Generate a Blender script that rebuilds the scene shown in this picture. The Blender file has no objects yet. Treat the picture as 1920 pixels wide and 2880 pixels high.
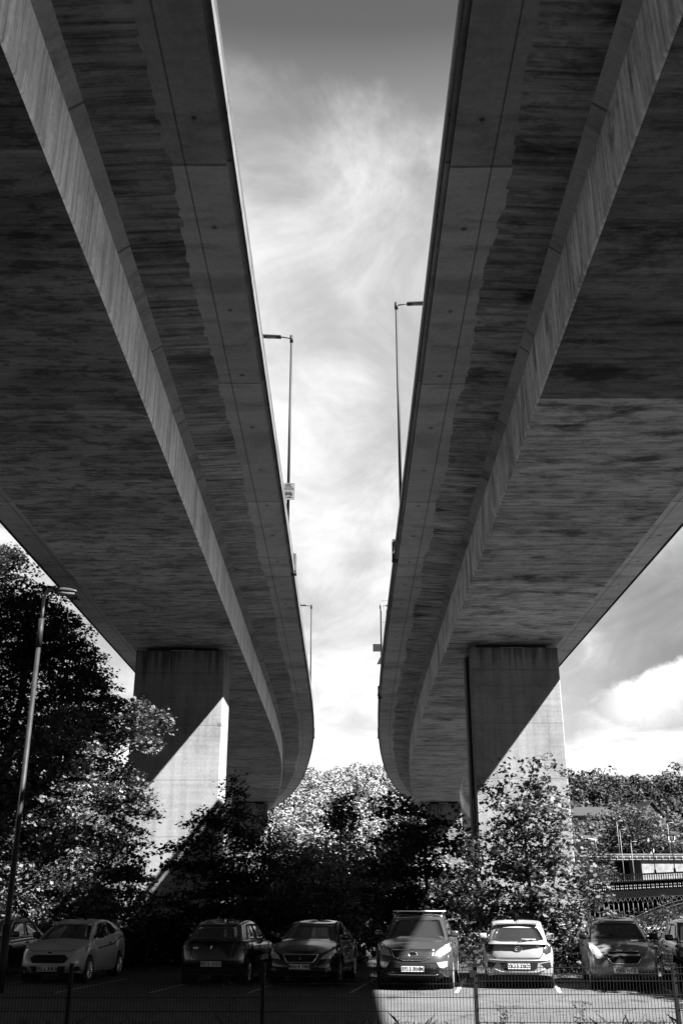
import bpy, bmesh, math, random
import numpy as np
from mathutils import Vector, Matrix
R = math.radians
scene = bpy.context.scene
col = scene.collection
rng = np.random.default_rng(7)
random.seed(7)

# ------------------------------------------------------------------ camera
CAM_H = 1.9
TILT = math.atan(1100.0 / 2800.0)
cam_data = bpy.data.cameras.new("camera")
cam = bpy.data.objects.new("camera", cam_data)
col.objects.link(cam)
cam.location = (0, 0, CAM_H)
cam.rotation_euler = (R(90) + TILT, 0, 0)
cam_data.sensor_fit = 'VERTICAL'
cam_data.sensor_height = 36.0
cam_data.lens = 2800.0 / 2880.0 * 36.0
cam_data.clip_start = 0.1
cam_data.clip_end = 8000
scene.camera = cam

# ------------------------------------------------------------------ light
SUN = Vector((1.0, -0.55, 1.262)).normalized()       # direction towards the sun
SUN_EL = math.asin(SUN.z)
SUN_AZ = math.atan2(SUN.x, SUN.y)                    # clockwise from +Y
sun_data = bpy.data.lights.new("sun", 'SUN')
sun_data.energy = 5.0
sun_data.angle = R(0.53)
sun_data.color = (1.0, 1.0, 1.0)
sun = bpy.data.objects.new("sun", sun_data)
sun.rotation_euler = SUN.to_track_quat('Z', 'Y').to_euler()
sun.location = (40, -40, 60)
col.objects.link(sun)
scene.view_settings.view_transform = 'Standard'
scene.view_settings.look = 'None'
scene.view_settings.gamma = 1.0
scene.view_settings.exposure = 3.2
scene.render.film_transparent = False
scene.cycles.use_denoising = True
scene.cycles.max_bounces = 8
scene.cycles.diffuse_bounces = 4

world = bpy.data.worlds.new("World")
scene.world = world
world.use_nodes = True
wt = world.node_tree
for n in list(wt.nodes): wt.nodes.remove(n)


class NT:
    """small helper for wiring nodes"""
    def __init__(self, tree): self.t = tree
    def n(self, typ, props=None, **ins):
        nd = self.t.nodes.new(typ)
        for k, v in (props or {}).items(): setattr(nd, k, v)
        for k, v in ins.items():
            key = int(k[1:]) if k[0] == 'i' and k[1:].isdigit() else k.replace('_', ' ')
            self.set(nd.inputs[key], v)
        return nd
    def set(self, sock, v):
        if hasattr(v, 'is_output') or isinstance(v, bpy.types.NodeSocket): self.t.links.new(v, sock)
        elif isinstance(v, bpy.types.Node): self.t.links.new(v.outputs[0], sock)
        else: sock.default_value = v
    def math(self, op, a, b=0.0, clamp=False):
        nd = self.n('ShaderNodeMath', {'operation': op, 'use_clamp': clamp})
        self.set(nd.inputs[0], a); self.set(nd.inputs[1], b); return nd.outputs[0]
    def ramp(self, fac, stops, interp='LINEAR'):
        nd = self.n('ShaderNodeValToRGB'); nd.color_ramp.interpolation = interp
        e = nd.color_ramp.elements
        while len(e) < len(stops): e.new(0.5)
        for el, (p, c) in zip(e, stops):
            el.position = p; el.color = (c, c, c, 1) if not isinstance(c, tuple) else c
        self.set(nd.inputs[0], fac); return nd.outputs[0]
    def noise(self, vec, scale, detail=4, rough=0.55, dist=0.0):
        nd = self.n('ShaderNodeTexNoise', Scale=scale, Detail=detail, Roughness=rough, Distortion=dist)
        if vec is not None: self.set(nd.inputs['Vector'], vec)
        return nd.outputs[0]
    def mapping(self, vec, scale=(1, 1, 1), loc=(0, 0, 0), rot=(0, 0, 0)):
        nd = self.n('ShaderNodeMapping'); self.set(nd.inputs[0], vec)
        nd.inputs['Scale'].default_value = scale; nd.inputs['Location'].default_value = loc
        nd.inputs['Rotation'].default_value = rot; return nd.outputs[0]
    def smooth(self, x, a, b):
        nd = self.n('ShaderNodeMapRange', {'interpolation_type': 'SMOOTHSTEP'})
        self.set(nd.inputs[0], x); nd.inputs[1].default_value = a; nd.inputs[2].default_value = b
        nd.inputs[3].default_value = 0; nd.inputs[4].default_value = 1; return nd.outputs[0]


def build_world():
    w = NT(wt)
    sky = w.n('ShaderNodeTexSky', {'sky_type': 'NISHITA', 'sun_disc': False, 'sun_elevation': SUN_EL,
                                   'sun_rotation': SUN_AZ, 'air_density': 1.0, 'dust_density': 0.6, 'ozone_density': 1.0})
    grey = w.n('ShaderNodeSeparateColor'); w.set(grey.inputs[0], sky.outputs[0])   # black and white, seen through a red filter
    tc = w.n('ShaderNodeTexCoord')
    sep = w.n('ShaderNodeSeparateXYZ'); w.set(sep.inputs[0], tc.outputs['Generated'])
    x, y, z = sep.outputs
    # clouds lie on a flat layer: project the direction onto it
    zz = w.math('MAXIMUM', w.math('ADD', z, 0.16), 0.03)
    comb = w.n('ShaderNodeCombineXYZ'); w.set(comb.inputs[0], w.math('DIVIDE', x, zz)); w.set(comb.inputs[1], w.math('DIVIDE', y, zz))
    p = comb.outputs[0]
    wisps = w.noise(w.mapping(p, (3.4, 2.2, 1), (3.1, 7.4, 0), (0, 0, R(-32))), 1.0, 12, 0.62, 0.9)
    big = w.noise(w.mapping(p, (1.9, 1.5, 1), (5.3, 1.6, 0)), 1.0, 6, 0.55, 0.6)
    f = w.math('ADD', w.math('MULTIPLY', wisps, 0.5), w.math('MULTIPLY', big, 0.5))
    north = w.smooth(y, 0.30, 0.74)                 # the cloud bank stands in the north, the sky behind it is clear
    side = w.smooth(w.math('ABSOLUTE', w.math('DIVIDE', x, w.math('MAXIMUM', y, 0.05))), 0.16, 0.34)
    bank = w.ramp(z, [(0.0, 1.0), (0.13, 0.85), (0.22, 0.42), (0.27, 0.52), (0.34, 1.0), (0.50, 0.85), (0.60, 0.88), (0.67, 0.80), (0.70, 0.50), (0.735, 0.15), (0.78, 0.0), (1.0, 0.0)])
    cover = w.smooth(w.math('ADD', w.math('MULTIPLY', bank, 0.75), w.math('MULTIPLY', w.math('SUBTRACT', f, 0.5), 4.2)), 0.0, 1.35)
    floor = w.ramp(z, [(0.0, 0.75), (0.20, 0.55), (0.30, 0.50), (0.50, 0.46), (0.62, 0.38), (0.69, 0.26), (0.735, 0.11), (1.0, 0.03)])
    floor = w.math('MULTIPLY', floor, w.math('SUBTRACT', 1.0, w.math('MULTIPLY', side, 0.62)))
    # one heap of cumulus with a ragged top low in the north-east
    rag = w.math('MULTIPLY', w.math('SUBTRACT', w.noise(tc.outputs['Generated'], 9.0, 8, 0.6, 0.4), 0.5), 0.11)
    ext = w.smooth(w.math('DIVIDE', x, w.math('MAXIMUM', y, 0.05)), 0.24, 0.30)
    topz = w.math('ADD', w.math('ADD', z, rag), w.math('MULTIPLY', w.math('SUBTRACT', 0.34, w.math('DIVIDE', x, w.math('MAXIMUM', y, 0.05))), 0.5))
    heap = w.math('MULTIPLY', w.math('MULTIPLY', w.smooth(topz, 0.232, 0.214), w.smooth(topz, 0.14, 0.21)), ext)
    gloom = w.math('MULTIPLY', w.math('MULTIPLY', w.smooth(topz, 0.222, 0.235), w.smooth(topz, 0.36, 0.28)), ext)
    cover = w.math('MULTIPLY', w.math('MAXIMUM', cover, heap), w.math('SUBTRACT', 1.0, w.math('MULTIPLY', gloom, 0.8)))
    lum = w.math('ADD', floor, w.math('MULTIPLY', cover, w.math('SUBTRACT', 1.08, floor)))
    lum = w.math('MULTIPLY', w.math('MULTIPLY', lum, CLOUD), north)
    # bright haze low in the east, towards the sun's side, and a weaker one in the west
    lowz = w.smooth(z, 0.32, 0.02)
    east = w.math('MULTIPLY', w.smooth(x, 0.45, 0.90), 3.6)
    west = w.math('MULTIPLY', w.smooth(w.math('MULTIPLY', x, -1.0), 0.50, 0.90), 1.4)
    rim = w.math('MULTIPLY', lowz, w.math('ADD', east, west))
    clear = w.math('ADD', w.math('MULTIPLY', grey.outputs[0], 0.12), rim)
    mix = w.n('ShaderNodeMath', {'operation': 'ADD'}); w.set(mix.inputs[0], clear); w.set(mix.inputs[1], lum)
    bg = w.n('ShaderNodeBackground', Strength=0.05)
    w.set(bg.inputs[0], mix.outputs[0])
    out = w.n('ShaderNodeOutputWorld'); w.set(out.inputs[0], bg.outputs[0])


CLOUD = 2.35
build_world()

# ------------------------------------------------------------------ helpers
def tag(o, label=None, cat=None, group=None, kind=None):
    if label: o['label'] = label
    if cat: o['category'] = cat
    if group: o['group'] = group
    if kind: o['kind'] = kind
    return o

def empty(name, loc=(0, 0, 0), rz=0.0, label=None, cat=None, group=None):
    o = bpy.data.objects.new(name, None); col.objects.link(o)
    o.location = loc; o.rotation_euler = (0, 0, rz); o.empty_display_size = 0.2
    return tag(o, label, cat, group)

class MB:
    """collects shapes, then links them as ONE mesh object"""
    def __init__(self):
        self.v = []; self.f = []; self.m = []; self.uv = []; self.s = []
    def face(self, idx, mi=0, uv=None, smooth=False):
        self.f.append(tuple(idx)); self.m.append(mi); self.uv.append(uv); self.s.append(smooth)
    def add(self, verts, faces, mi=0, smooth=False, uvs=None):
        b = len(self.v); self.v.extend([tuple(p) for p in verts])
        for k, fc in enumerate(faces):
            self.face([b + i for i in fc], mi, uvs[k] if uvs else None, smooth)
    def box(self, c, s, mi=0, rz=0.0, bev=0.0, rot=None):
        x, y, z = s[0] / 2, s[1] / 2, s[2] / 2
        if bev > 0:
            bm = bmesh.new(); bmesh.ops.create_cube(bm, size=1)
            for q in bm.verts: q.co = Vector((q.co.x * s[0], q.co.y * s[1], q.co.z * s[2]))
            bmesh.ops.bevel(bm, geom=list(bm.edges), offset=bev, segments=2, affect='EDGES', profile=0.6)
            vs = [q.co.copy() for q in bm.verts]; fs = [[q.index for q in f.verts] for f in bm.faces]; bm.free()
        else:
            vs = [Vector(q) for q in [(-x, -y, -z), (x, -y, -z), (x, y, -z), (-x, y, -z), (-x, -y, z), (x, -y, z), (x, y, z), (-x, y, z)]]
            fs = [(0, 3, 2, 1), (4, 5, 6, 7), (0, 1, 5, 4), (1, 2, 6, 5), (2, 3, 7, 6), (3, 0, 4, 7)]
        M = (rot if rot is not None else Matrix.Rotation(rz, 3, 'Z'))
        self.add([M @ q + Vector(c) for q in vs], fs, mi)
    def tube(self, pts, rad, seg=8, mi=0, cap=True, smooth=True):
        pts = [Vector(p) for p in pts]; n = len(pts)
        rs = rad if isinstance(rad, (list, tuple)) else [rad] * n
        b = len(self.v); up = None
        for i, p in enumerate(pts):
            t = (pts[min(i + 1, n - 1)] - pts[max(i - 1, 0)])
            if t.length < 1e-9: t = Vector((0, 0, 1))
            t.normalize()
            if up is None: up = Vector((1, 0, 0)) if abs(t.x) < 0.8 else Vector((0, 1, 0))
            a = (up - t * up.dot(t)).normalized(); c = t.cross(a); up = a
            for k in range(seg):
                an = 2 * math.pi * k / seg
                self.v.append(tuple(p + (a * math.cos(an) + c * math.sin(an)) * rs[i]))
        for i in range(n - 1):
            for k in range(seg):
                k2 = (k + 1) % seg
                self.face((b + i * seg + k, b + i * seg + k2, b + (i + 1) * seg + k2, b + (i + 1) * seg + k), mi, None, smooth)
        if cap:
            self.face([b + k for k in reversed(range(seg))], mi)
            self.face([b + (n - 1) * seg + k for k in range(seg)], mi)
    def lathe(self, prof, seg=24, M=None, mi=0, smooth=True, close=False):
        """prof: (radius, axial) pairs spun round local X axis -> M places it"""
        b = len(self.v); M = M or Matrix.Identity(4)
        for r, a in prof:
            for k in range(seg):
                an = 2 * math.pi * k / seg
                self.v.append(tuple(M @ Vector((a, r * math.cos(an), r * math.sin(an)))))
        n = len(prof)
        for i in range(n - (0 if close else 1)):
            j = (i + 1) % n
            for k in range(seg):
                k2 = (k + 1) % seg
                self.face((b + i * seg + k, b + i * seg + k2, b + j * seg + k2, b + j * seg + k), mi, None, smooth)
    def build(self, name, mats, parent=None, **tags):
        me = bpy.data.meshes.new(name)
        me.from_pydata(self.v, [], self.f)
        for m in (mats if isinstance(mats, (list, tuple)) else [mats]): me.materials.append(m)
        if self.f:
            me.polygons.foreach_set('material_index', self.m)
            me.polygons.foreach_set('use_smooth', self.s)
        if any(u is not None for u in self.uv):
            l = me.uv_layers.new(name='UVMap'); k = 0
            for fc, u in zip(self.f, self.uv):
                for q in range(len(fc)):
                    if u is not None: l.data[k].uv = u[q]
                    k += 1
        me.update()
        o = bpy.data.objects.new(name, me); col.objects.link(o)
        if parent: o.parent = parent
        tag(o, **tags); return o

def text_geo(s, size, bold=0.0, spacing=1.0, align='CENTER'):
    cu = bpy.data.curves.new('lettering', 'FONT'); cu.body = s; cu.size = size; cu.align_x = align; cu.align_y = 'CENTER'
    cu.offset = bold; cu.space_character = spacing; cu.space_line = 0.85; cu.resolution_u = 3
    o = bpy.data.objects.new('lettering', cu); col.objects.link(o)
    dg = bpy.context.evaluated_depsgraph_get(); ev = o.evaluated_get(dg); me = ev.to_mesh()
    vs = [v.co.copy() for v in me.vertices]; fs = [tuple(p.vertices) for p in me.polygons]
    ev.to_mesh_clear(); bpy.data.objects.remove(o); bpy.data.curves.remove(cu)
    return vs, fs

def copy_tree(o, parent=None):
    c = o.copy(); col.objects.link(c)
    if parent: c.parent = parent
    for ch in list(o.children): copy_tree(ch, c)
    return c

MATS = {}
def simple(name, g, rough=0.6, metal=0.0, bumpy=0.0, bscale=20.0, var=0.0, vscale=3.0, coat=0.0, spec=0.15):
    if name in MATS: return MATS[name]
    m = bpy.data.materials.new(name); m.use_nodes = True; t = NT(m.node_tree)
    b = m.node_tree.nodes['Principled BSDF']
    b.inputs['Base Color'].default_value = (g, g, g, 1); b.inputs['Roughness'].default_value = rough
    b.inputs['Metallic'].default_value = metal; b.inputs['Coat Weight'].default_value = coat
    b.inputs['Specular IOR Level'].default_value = spec
    tc = t.n('ShaderNodeTexCoord').outputs['Object']
    if var > 0:
        n = t.noise(tc, vscale, 6, 0.6)
        c = t.ramp(n, [(0.3, g * (1 - var)), (0.7, g * (1 + var))]); t.set(b.inputs['Base Color'], c)
    if bumpy > 0:
        n2 = t.noise(tc, bscale, 5, 0.6)
        bp = t.n('ShaderNodeBump', Strength=bumpy, Distance=0.02); t.set(bp.inputs['Height'], n2)
        t.set(b.inputs['Normal'], bp.outputs[0])
    MATS[name] = m; return m

def concrete(name, base, board=0.35, stain=0.5, rough=0.85, pours=0.0, joints=0.0, dots=False, patches=0.0, seed=0.0, groove=False, pourlen=8.4, pouroff=3.0, pours_and_shade=None, leaks=0.0):
    """board-marked weathered concrete on metre UVs (u across, v along)"""
    m = bpy.data.materials.new(name); m.use_nodes = True; t = NT(m.node_tree)
    b = m.node_tree.nodes['Principled BSDF']; b.inputs['Roughness'].default_value = rough
    b.inputs['Specular IOR Level'].default_value = 0.12
    uv = t.n('ShaderNodeUVMap').outputs[0]
    sp = t.n('ShaderNodeSeparateXYZ'); t.set(sp.inputs[0], uv); u, v = sp.outputs[0], sp.outputs[1]
    fac = []
    streak = t.noise(t.mapping(uv, (0.22, 7.5, 1), (seed, seed * 2, seed)), 1.0, 5, 0.65)
    fac.append(t.ramp(streak, [(0.34, 1 - board), (0.50, 1.0), (0.68, 1 + board * 0.35)]))
    # single boards: tone steps every ~0.12 m
    bd = t.math('FLOOR', t.math('MULTIPLY', v, 8.0))
    bl = t.math('FLOOR', t.math('MULTIPLY', t.math('ADD', u, t.math('MULTIPLY', bd, 0.73)), 0.45))
    cb = t.n('ShaderNodeCombineXYZ'); t.set(cb.inputs[0], bd); t.set(cb.inputs[1], bl)
    wn = t.n('ShaderNodeTexWhiteNoise', {'noise_dimensions': '2D'}); t.set(wn.inputs['Vector'], cb.outputs[0])
    fac.append(t.ramp(wn.outputs[0], [(0.0, 1 - board * 0.38), (0.75, 1.0), (1.0, 1 + board * 0.25)]))
    # broad blotches
    blo = t.noise(t.mapping(uv, (0.30, 0.42, 1), (seed + 4, seed, 2)), 1.0, 8, 0.62, 0.4)
    fac.append(t.ramp(blo, [(0.30, 1 - stain), (0.52, 1.0), (0.72, 1 + stain * 0.35)]))
    fine = t.noise(t.mapping(uv, (9, 9, 1)), 1.0, 4, 0.7)
    fac.append(t.ramp(fine, [(0.25, 0.80), (0.75, 1.14)]))
    if patches > 0:      # missing skin: board-shaped darker flakes
        pt = t.noise(t.mapping(uv, (1.1, 3.2, 1), (seed + 9, seed, 5)), 1.0, 7, 0.72, 0.2)
        fac.append(t.ramp(pt, [(0.44, 1 - patches), (0.49, 1.0)]))
    if leaks > 0:        # soot-black water stains
        lk = t.noise(t.mapping(uv, (0.36, 0.95, 1), (seed + 20, seed + 3, 5)), 1.0, 10, 0.66, 0.25)
        fac.append(t.ramp(lk, [(0.36, 1 - leaks), (0.47, 1.0)]))
    wob = t.math('MULTIPLY', t.math('SUBTRACT', t.noise(uv, 1.5, 4, 0.6), 0.5), 0.12)
    if pours > 0:
        k = t.math('FLOOR', t.math('DIVIDE', t.math('ADD', t.math('ADD', v, wob), pouroff), pourlen))
        if pours_and_shade is not None:
            fac.append(t.ramp(t.math('DIVIDE', t.math('ADD', k, 20.0), 60.0), pours_and_shade, 'CONSTANT'))
        else:
            w2 = t.n('ShaderNodeTexWhiteNoise', {'noise_dimensions': '1D'}); t.set(w2.inputs['W'], t.math('ADD', k, seed + 0.5))
            fac.append(t.ramp(w2.outputs[0], [(0.0, 1 - pours), (1.0, 1.0)]))
    if joints > 0:
        j = t.math('FRACT', t.math('DIVIDE', t.math('ADD', t.math('ADD', v, t.math('MULTIPLY', wob, 0.15)), pouroff), pourlen))
        d = t.math('ABSOLUTE', t.math('SUBTRACT', j, 0.5))
        fac.append(t.ramp(t.math('MULTIPLY', t.math('SUBTRACT', 0.5, d), pourlen), [(0.0, 1 - joints), (0.022, 1 - joints), (0.045, 1.0)]))
    if groove:
        g = t.math('ABSOLUTE', t.math('SUBTRACT', u, 0.26))
        fac.append(t.ramp(t.math('ADD', g, 0.0), [(0.0, 0.35), (0.012, 0.45), (0.024, 1.0)]))
    if dots:             # weep holes with rust halo down the middle of the strip
        vv = t.math('SUBTRACT', t.math('FRACT', t.math('DIVIDE', v, 3.35)), 0.5)
        du = t.math('SUBTRACT', u, 0.62)
        r2 = t.math('SQRT', t.math('ADD', t.math('POWER', t.math('MULTIPLY', vv, 3.35), 2.0), t.math('POWER', du, 2.0)))
        r2 = t.math('ADD', r2, wob)
        fac.append(t.ramp(r2, [(0.035, 0.25), (0.075, 0.85), (0.15, 1.0)]))
    r = fac[0]
    for q in fac[1:]: r = t.math('MULTIPLY', r, q)
    r = t.math('MULTIPLY', r, base)
    cc = t.n('ShaderNodeCombineXYZ')
    for i in range(3): t.set(cc.inputs[i], r)
    t.set(b.inputs['Base Color'], cc.outputs[0])
    h = t.math('ADD', t.math('MULTIPLY', streak, 0.6), t.math('MULTIPLY', wn.outputs[0], 0.25))
    h = t.math('ADD', h, t.math('MULTIPLY', fine, 0.25))
    bp = t.n('ShaderNodeBump', Strength=0.6 if board > 0.2 else 0.25, Distance=0.012); t.set(bp.inputs['Height'], h)
    t.set(b.inputs['Normal'], bp.outputs[0])
    return m

# ------------------------------------------------------------------ viaducts
ZS = 14.0                        # height of the box soffit
YS = np.concatenate([np.arange(-75, 60, 3.0), np.arange(60, 262, 2.5)])
def dev_left(y):
    return np.interp(y, [-80, 76, 88, 96, 108, 122, 139, 153, 166, 185, 210, 235, 262],
                     [0, 0.05, -.12, -.42, -1.15, -2.2, -4.05, -6.3, -9.0, -14, -23, -34.5, -50])
def dev_right(y):
    return np.interp(y, [-80, 0, 12, 23, 31, 44, 54, 64, 72, 80, 90, 104, 120, 139, 155, 168, 185, 210, 235, 262],
                     [-.3, -.28, -.22, -.1, 0, .12, .2, .32, .45, .65, 1.0, 1.75, 3.0, 5.3, 8.1, 10.8, 15.3, 24, 35.5, 51])
def smooth_curve(base, dev):
    x = base + dev(YS)
    for _ in range(6): x[1:-1] = 0.25 * x[:-2] + 0.5 * x[1:-1] + 0.25 * x[2:]
    return x
class Path:
    def __init__(self, base, dev):
        self.x = smooth_curve(base, dev); self.y = YS.copy()
        tx = np.gradient(self.x, YS); n = np.sqrt(1 + tx ** 2)
        self.nx, self.ny = 1 / n, -tx / n            # normal to the right (+x)
        self.s = np.concatenate([[0], np.cumsum(np.hypot(np.diff(self.x), np.diff(YS)))]) - 75.0
    def at(self, y, o=0.0):
        i = lambda a: float(np.interp(y, YS, a))
        return i(self.x) + o * i(self.nx), y + o * i(self.ny)
    def angle(self, y): return math.atan2(-float(np.interp(y, YS, self.ny)), float(np.interp(y, YS, self.nx)))
    def sweep(self, mb, prof, mi=0, closed=True, u0=0.0, i0=0, i1=None, mis=None):
        """prof: list of (offset, z) swept along the path; closed -> ring with caps"""
        i1 = i1 or len(YS); idx = range(i0, i1); n = len(prof); b = len(mb.v)
        for i in idx:
            for o, z in prof: mb.v.append((self.x[i] + o * self.nx[i], self.y[i] + o * self.ny[i], z))
        us = [u0]
        for k in range(n): 
            a, c = prof[k], prof[(k + 1) % n]; us.append(us[-1] + math.hypot(a[0] - c[0], a[1] - c[1]))
        m = len(idx)
        for q in range(m - 1):
            v0, v1 = self.s[i0 + q], self.s[i0 + q + 1]
            for k in range(n if closed else n - 1):
                k2 = (k + 1) % n
                mb.face((b + q * n + k, b + q * n + k2, b + (q + 1) * n + k2, b + (q + 1) * n + k), mis[k] if mis else mi,
                        [(us[k], v0), (us[k + 1], v0), (us[k + 1], v1), (us[k], v1)])
        if closed:
            mb.face([b + k for k in range(n)][::-1], mi); mb.face([b + (m - 1) * n + k for k in range(n)], mi)

# pour tones with corner shade painted in, darker towards the camera
dp = [(0.0, 0.26), (0.366, 0.50), (0.382, 0.88), (0.399, 1.15), (0.415, 0.92), (0.432, 1.12), (0.449, 0.9), (0.466, 1.1), (0.49, 0.95)]  # right soffit: stained pours, deepened by painted shade at the near end
dp2 = [(0.0, 0.28), (0.366, 0.36), (0.382, 0.50), (0.399, 0.66), (0.415, 0.84), (0.432, 1.02), (0.449, 1.14), (0.466, 1.0), (0.49, 1.12), (0.52, 0.96)]  # left soffit and slabs: near-end shade put into the pour steps
m_soff_l = concrete('board_marked_soffit', 0.34, board=0.42, stain=0.5, patches=0.5, seed=1.0, leaks=0.35, pours=.3, pours_and_shade=dp2, pourlen=4.8, pouroff=0.7)
m_soff_r = concrete('board_marked_soffit_stained', 0.43, board=0.40, stain=0.45, patches=0.35, seed=5.3, pours=0.3, pours_and_shade=dp, pourlen=8.0, pouroff=1.2, leaks=0.75)
m_slab = concrete('board_marked_slab', 0.34, board=0.62, stain=0.35, patches=0.3, seed=2.7, pours=0.3, pourlen=4.6, pouroff=2.2, pours_and_shade=dp2, leaks=0.45)
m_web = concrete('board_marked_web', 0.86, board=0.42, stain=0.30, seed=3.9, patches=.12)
dp3 = [(0.0, 0.45), (0.36, 0.72), (0.377, 0.9), (0.393, 1.12), (0.41, 0.95), (0.427, 1.08), (0.46, 0.95), (0.5, 1.1)]  # edge beams: shade near the camera painted in as pour tones
m_edge = concrete('smooth_edge_concrete', 0.42, board=0.06, stain=0.32, seed=6.1, joints=0.55, dots=True, groove=True, pourlen=9.2, pouroff=2.0, pours=0.3, leaks=.3, pours_and_shade=dp3)
m_fascia = concrete('fascia_concrete', 0.07, board=0.10, stain=0.5, seed=7.7, joints=0.7, pourlen=3.0)
m_pier = concrete('pier_concrete', 0.155, board=0.10, stain=0.22, seed=8.8, joints=0.0, patches=0.0)
m_alu = simple('weathered_aluminium', 0.10, 0.45, 0.6, var=0.25, vscale=2)
m_dark = simple('dark_rubber', 0.02, 0.8)
m_asph = simple('deck_asphalt', 0.05, 0.9)

m_haunch = concrete('haunch_concrete', 0.30, board=0.08, stain=0.35, seed=12.2, joints=0.6, pourlen=4.4, pours=.2, leaks=.4)
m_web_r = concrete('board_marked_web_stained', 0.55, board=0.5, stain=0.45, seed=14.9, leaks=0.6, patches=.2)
dp3 = [(0.0, 0.45), (0.36, 0.72), (0.377, 0.9), (0.393, 1.12), (0.41, 0.95), (0.427, 1.08), (0.46, 0.95), (0.5, 1.1)]  # same painted near-end shade for the edge beams
m_slab_r = concrete('board_marked_slab_stained', 0.36, board=0.58, stain=0.45, patches=0.35, seed=21.7, pours=0.3, pourlen=5.1, pouroff=4.1, pours_and_shade=dp2, leaks=0.75)
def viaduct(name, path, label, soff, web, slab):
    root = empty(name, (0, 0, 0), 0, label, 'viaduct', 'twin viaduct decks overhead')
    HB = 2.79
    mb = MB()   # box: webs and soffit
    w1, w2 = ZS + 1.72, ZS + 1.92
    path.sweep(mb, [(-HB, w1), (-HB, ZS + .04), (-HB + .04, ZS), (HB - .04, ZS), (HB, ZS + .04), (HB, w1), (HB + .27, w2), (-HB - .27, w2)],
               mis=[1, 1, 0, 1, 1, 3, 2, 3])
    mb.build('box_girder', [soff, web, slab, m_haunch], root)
    mb = MB()
    path.sweep(mb, [(-HB - .27, w2 + .003), (HB + .27, w2 + .003), (4.46, ZS + 2.0), (4.46, ZS + 2.30), (-4.46, ZS + 2.30), (-4.46, ZS + 2.0)][::-1])
    mb.build('deck_slab', slab, root)
    for sg in (-1, 1):
        mb = MB()
        pr = [(4.44, ZS + 1.985), (5.55, ZS + 1.985), (5.55, ZS + 2.10), (5.66, ZS + 2.10), (5.66, ZS + 2.45), (4.44, ZS + 2.32)]
        path.sweep(mb, [(sg * o, z) for o, z in pr][::(-1 if sg > 0 else 1)] if False else [(sg * o, z) for o, z in pr])
        ys = np.arange(5, 150, .22); ph = 1.7 if sg > 0 else 4.1; wv = []
        for k, y in enumerate(ys): wv.append(4.43 - max(.0, .06 + .06 * math.sin(y * .21 * ph) + .03 * math.sin(y * .9 + ph) + random.choice((0, 0, .03, .07)) + random.uniform(-.02, .02)))
        for k in range(len(ys) - 1):
            o2 = wv[k]; q = []
            for y, o in ((ys[k], 4.445), (ys[k + 1], 4.445), (ys[k + 1], wv[k + 1] if k % 3 else o2), (ys[k], o2)):
                x_, y_ = path.at(y, sg * o); q.append((x_, y_, ZS + 1.923 + (o - 3.06) * .055 - .007))
            mb.add(q, [(0, 1, 2, 3)], 0, False, [[(.05, ys[k]), (.05, ys[k + 1]), (.2, ys[k + 1]), (.2, ys[k])]])
        mb.build('edge_beam', m_edge, root)
        mb = MB()
        pr = [(5.665, ZS + 2.02), (5.715, ZS + 2.02), (5.715, ZS + 2.36), (5.665, ZS + 2.36)]
        path.sweep(mb, [(sg * o, z) for o, z in pr])
        mb.build('fascia', m_fascia, root)
        mb = MB()
        for z0, z1 in ((2.62, 2.72), (2.76, 2.86), (2.90, 2.98)):
            path.sweep(mb, [(sg * 5.60, ZS + z0), (sg * 5.66, ZS + z0), (sg * 5.66, ZS + z1), (sg * 5.60, ZS + z1)])
        mb.build('parapet_rail', m_alu, root)
        if sg == (1 if path is PL else -1) or True:
            for y in np.arange(6, 176, 3.4):
                x, yy = path.at(y, sg * 5.55); a = path.angle(y)
                mb = MB(); mb.box((0, 0, ZS + 2.66), (0.09, 0.07, 0.66), 0); 
                o = mb.build('parapet_post', m_alu, root); o.location = (x, yy, 0); o.rotation_euler = (0, 0, -a)
    mb = MB(); path.sweep(mb, [(-5.3, ZS + 2.36), (-5.3, ZS + 2.40), (5.3, ZS + 2.40), (5.3, ZS + 2.36)][::-1])
    mb.build('road_surface', m_asph, root)
    return root

def pier(root, cx, y0, w, d, a=0.0, topz=13.72, base=-6.0, seed=0):
    mb = MB(); c, s = math.cos(a), math.sin(a)
    bv = 0.05
    prof = [(-w/2+bv, 0), (w/2-bv, 0), (w/2, bv), (w/2, d-bv), (w/2-bv, d), (-w/2+bv, d), (-w/2, d-bv), (-w/2, bv)]
    n = len(prof); us = [0]
    for k in range(n):
        p, q = prof[k], prof[(k+1) % n]; us.append(us[-1] + math.hypot(p[0]-q[0], p[1]-q[1]))
    zs = [base, 0, 2.9, 5.8, 8.7, 11.6, topz]
    for z in zs:
        for x, y in prof: mb.v.append((cx + x*c - y*s, y0 + x*s + y*c, z))
    for i in range(len(zs)-1):
        for k in range(n):
            k2 = (k+1) % n
            mb.face((i*n+k, i*n+k2, (i+1)*n+k2, (i+1)*n+k), 0,
                    [(us[k]+seed, zs[i]), (us[k+1]+seed, zs[i]), (us[k+1]+seed, zs[i+1]), (us[k]+seed, zs[i+1])])
    mb.face([(len(zs)-1)*n+k for k in range(n)], 0)
    p = mb.build('pier', m_pier, root)
    # bearing plinth set back, with steel bearings
    mb = MB(); mb.box((0, 0, 0), (w*0.80, d*0.55, ZS - topz - .004), 0, a)
    o = mb.build('bearing_plinth', m_dark, p); o.location = (cx - math.sin(a)*d/2, y0 + math.cos(a)*d/2, (topz + ZS)/2)
    mb = MB()
    mb.box((0, 0, 0), (w*0.26, 0.10, 0.13), 0, a, 0.01)
    o = mb.build('bearing', simple('bearing_steel', 0.55, 0.5), p); o.location = (cx - math.sin(a)*d*0.2, y0 + math.cos(a)*d*0.2, topz + 0.075)
    return p

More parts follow.
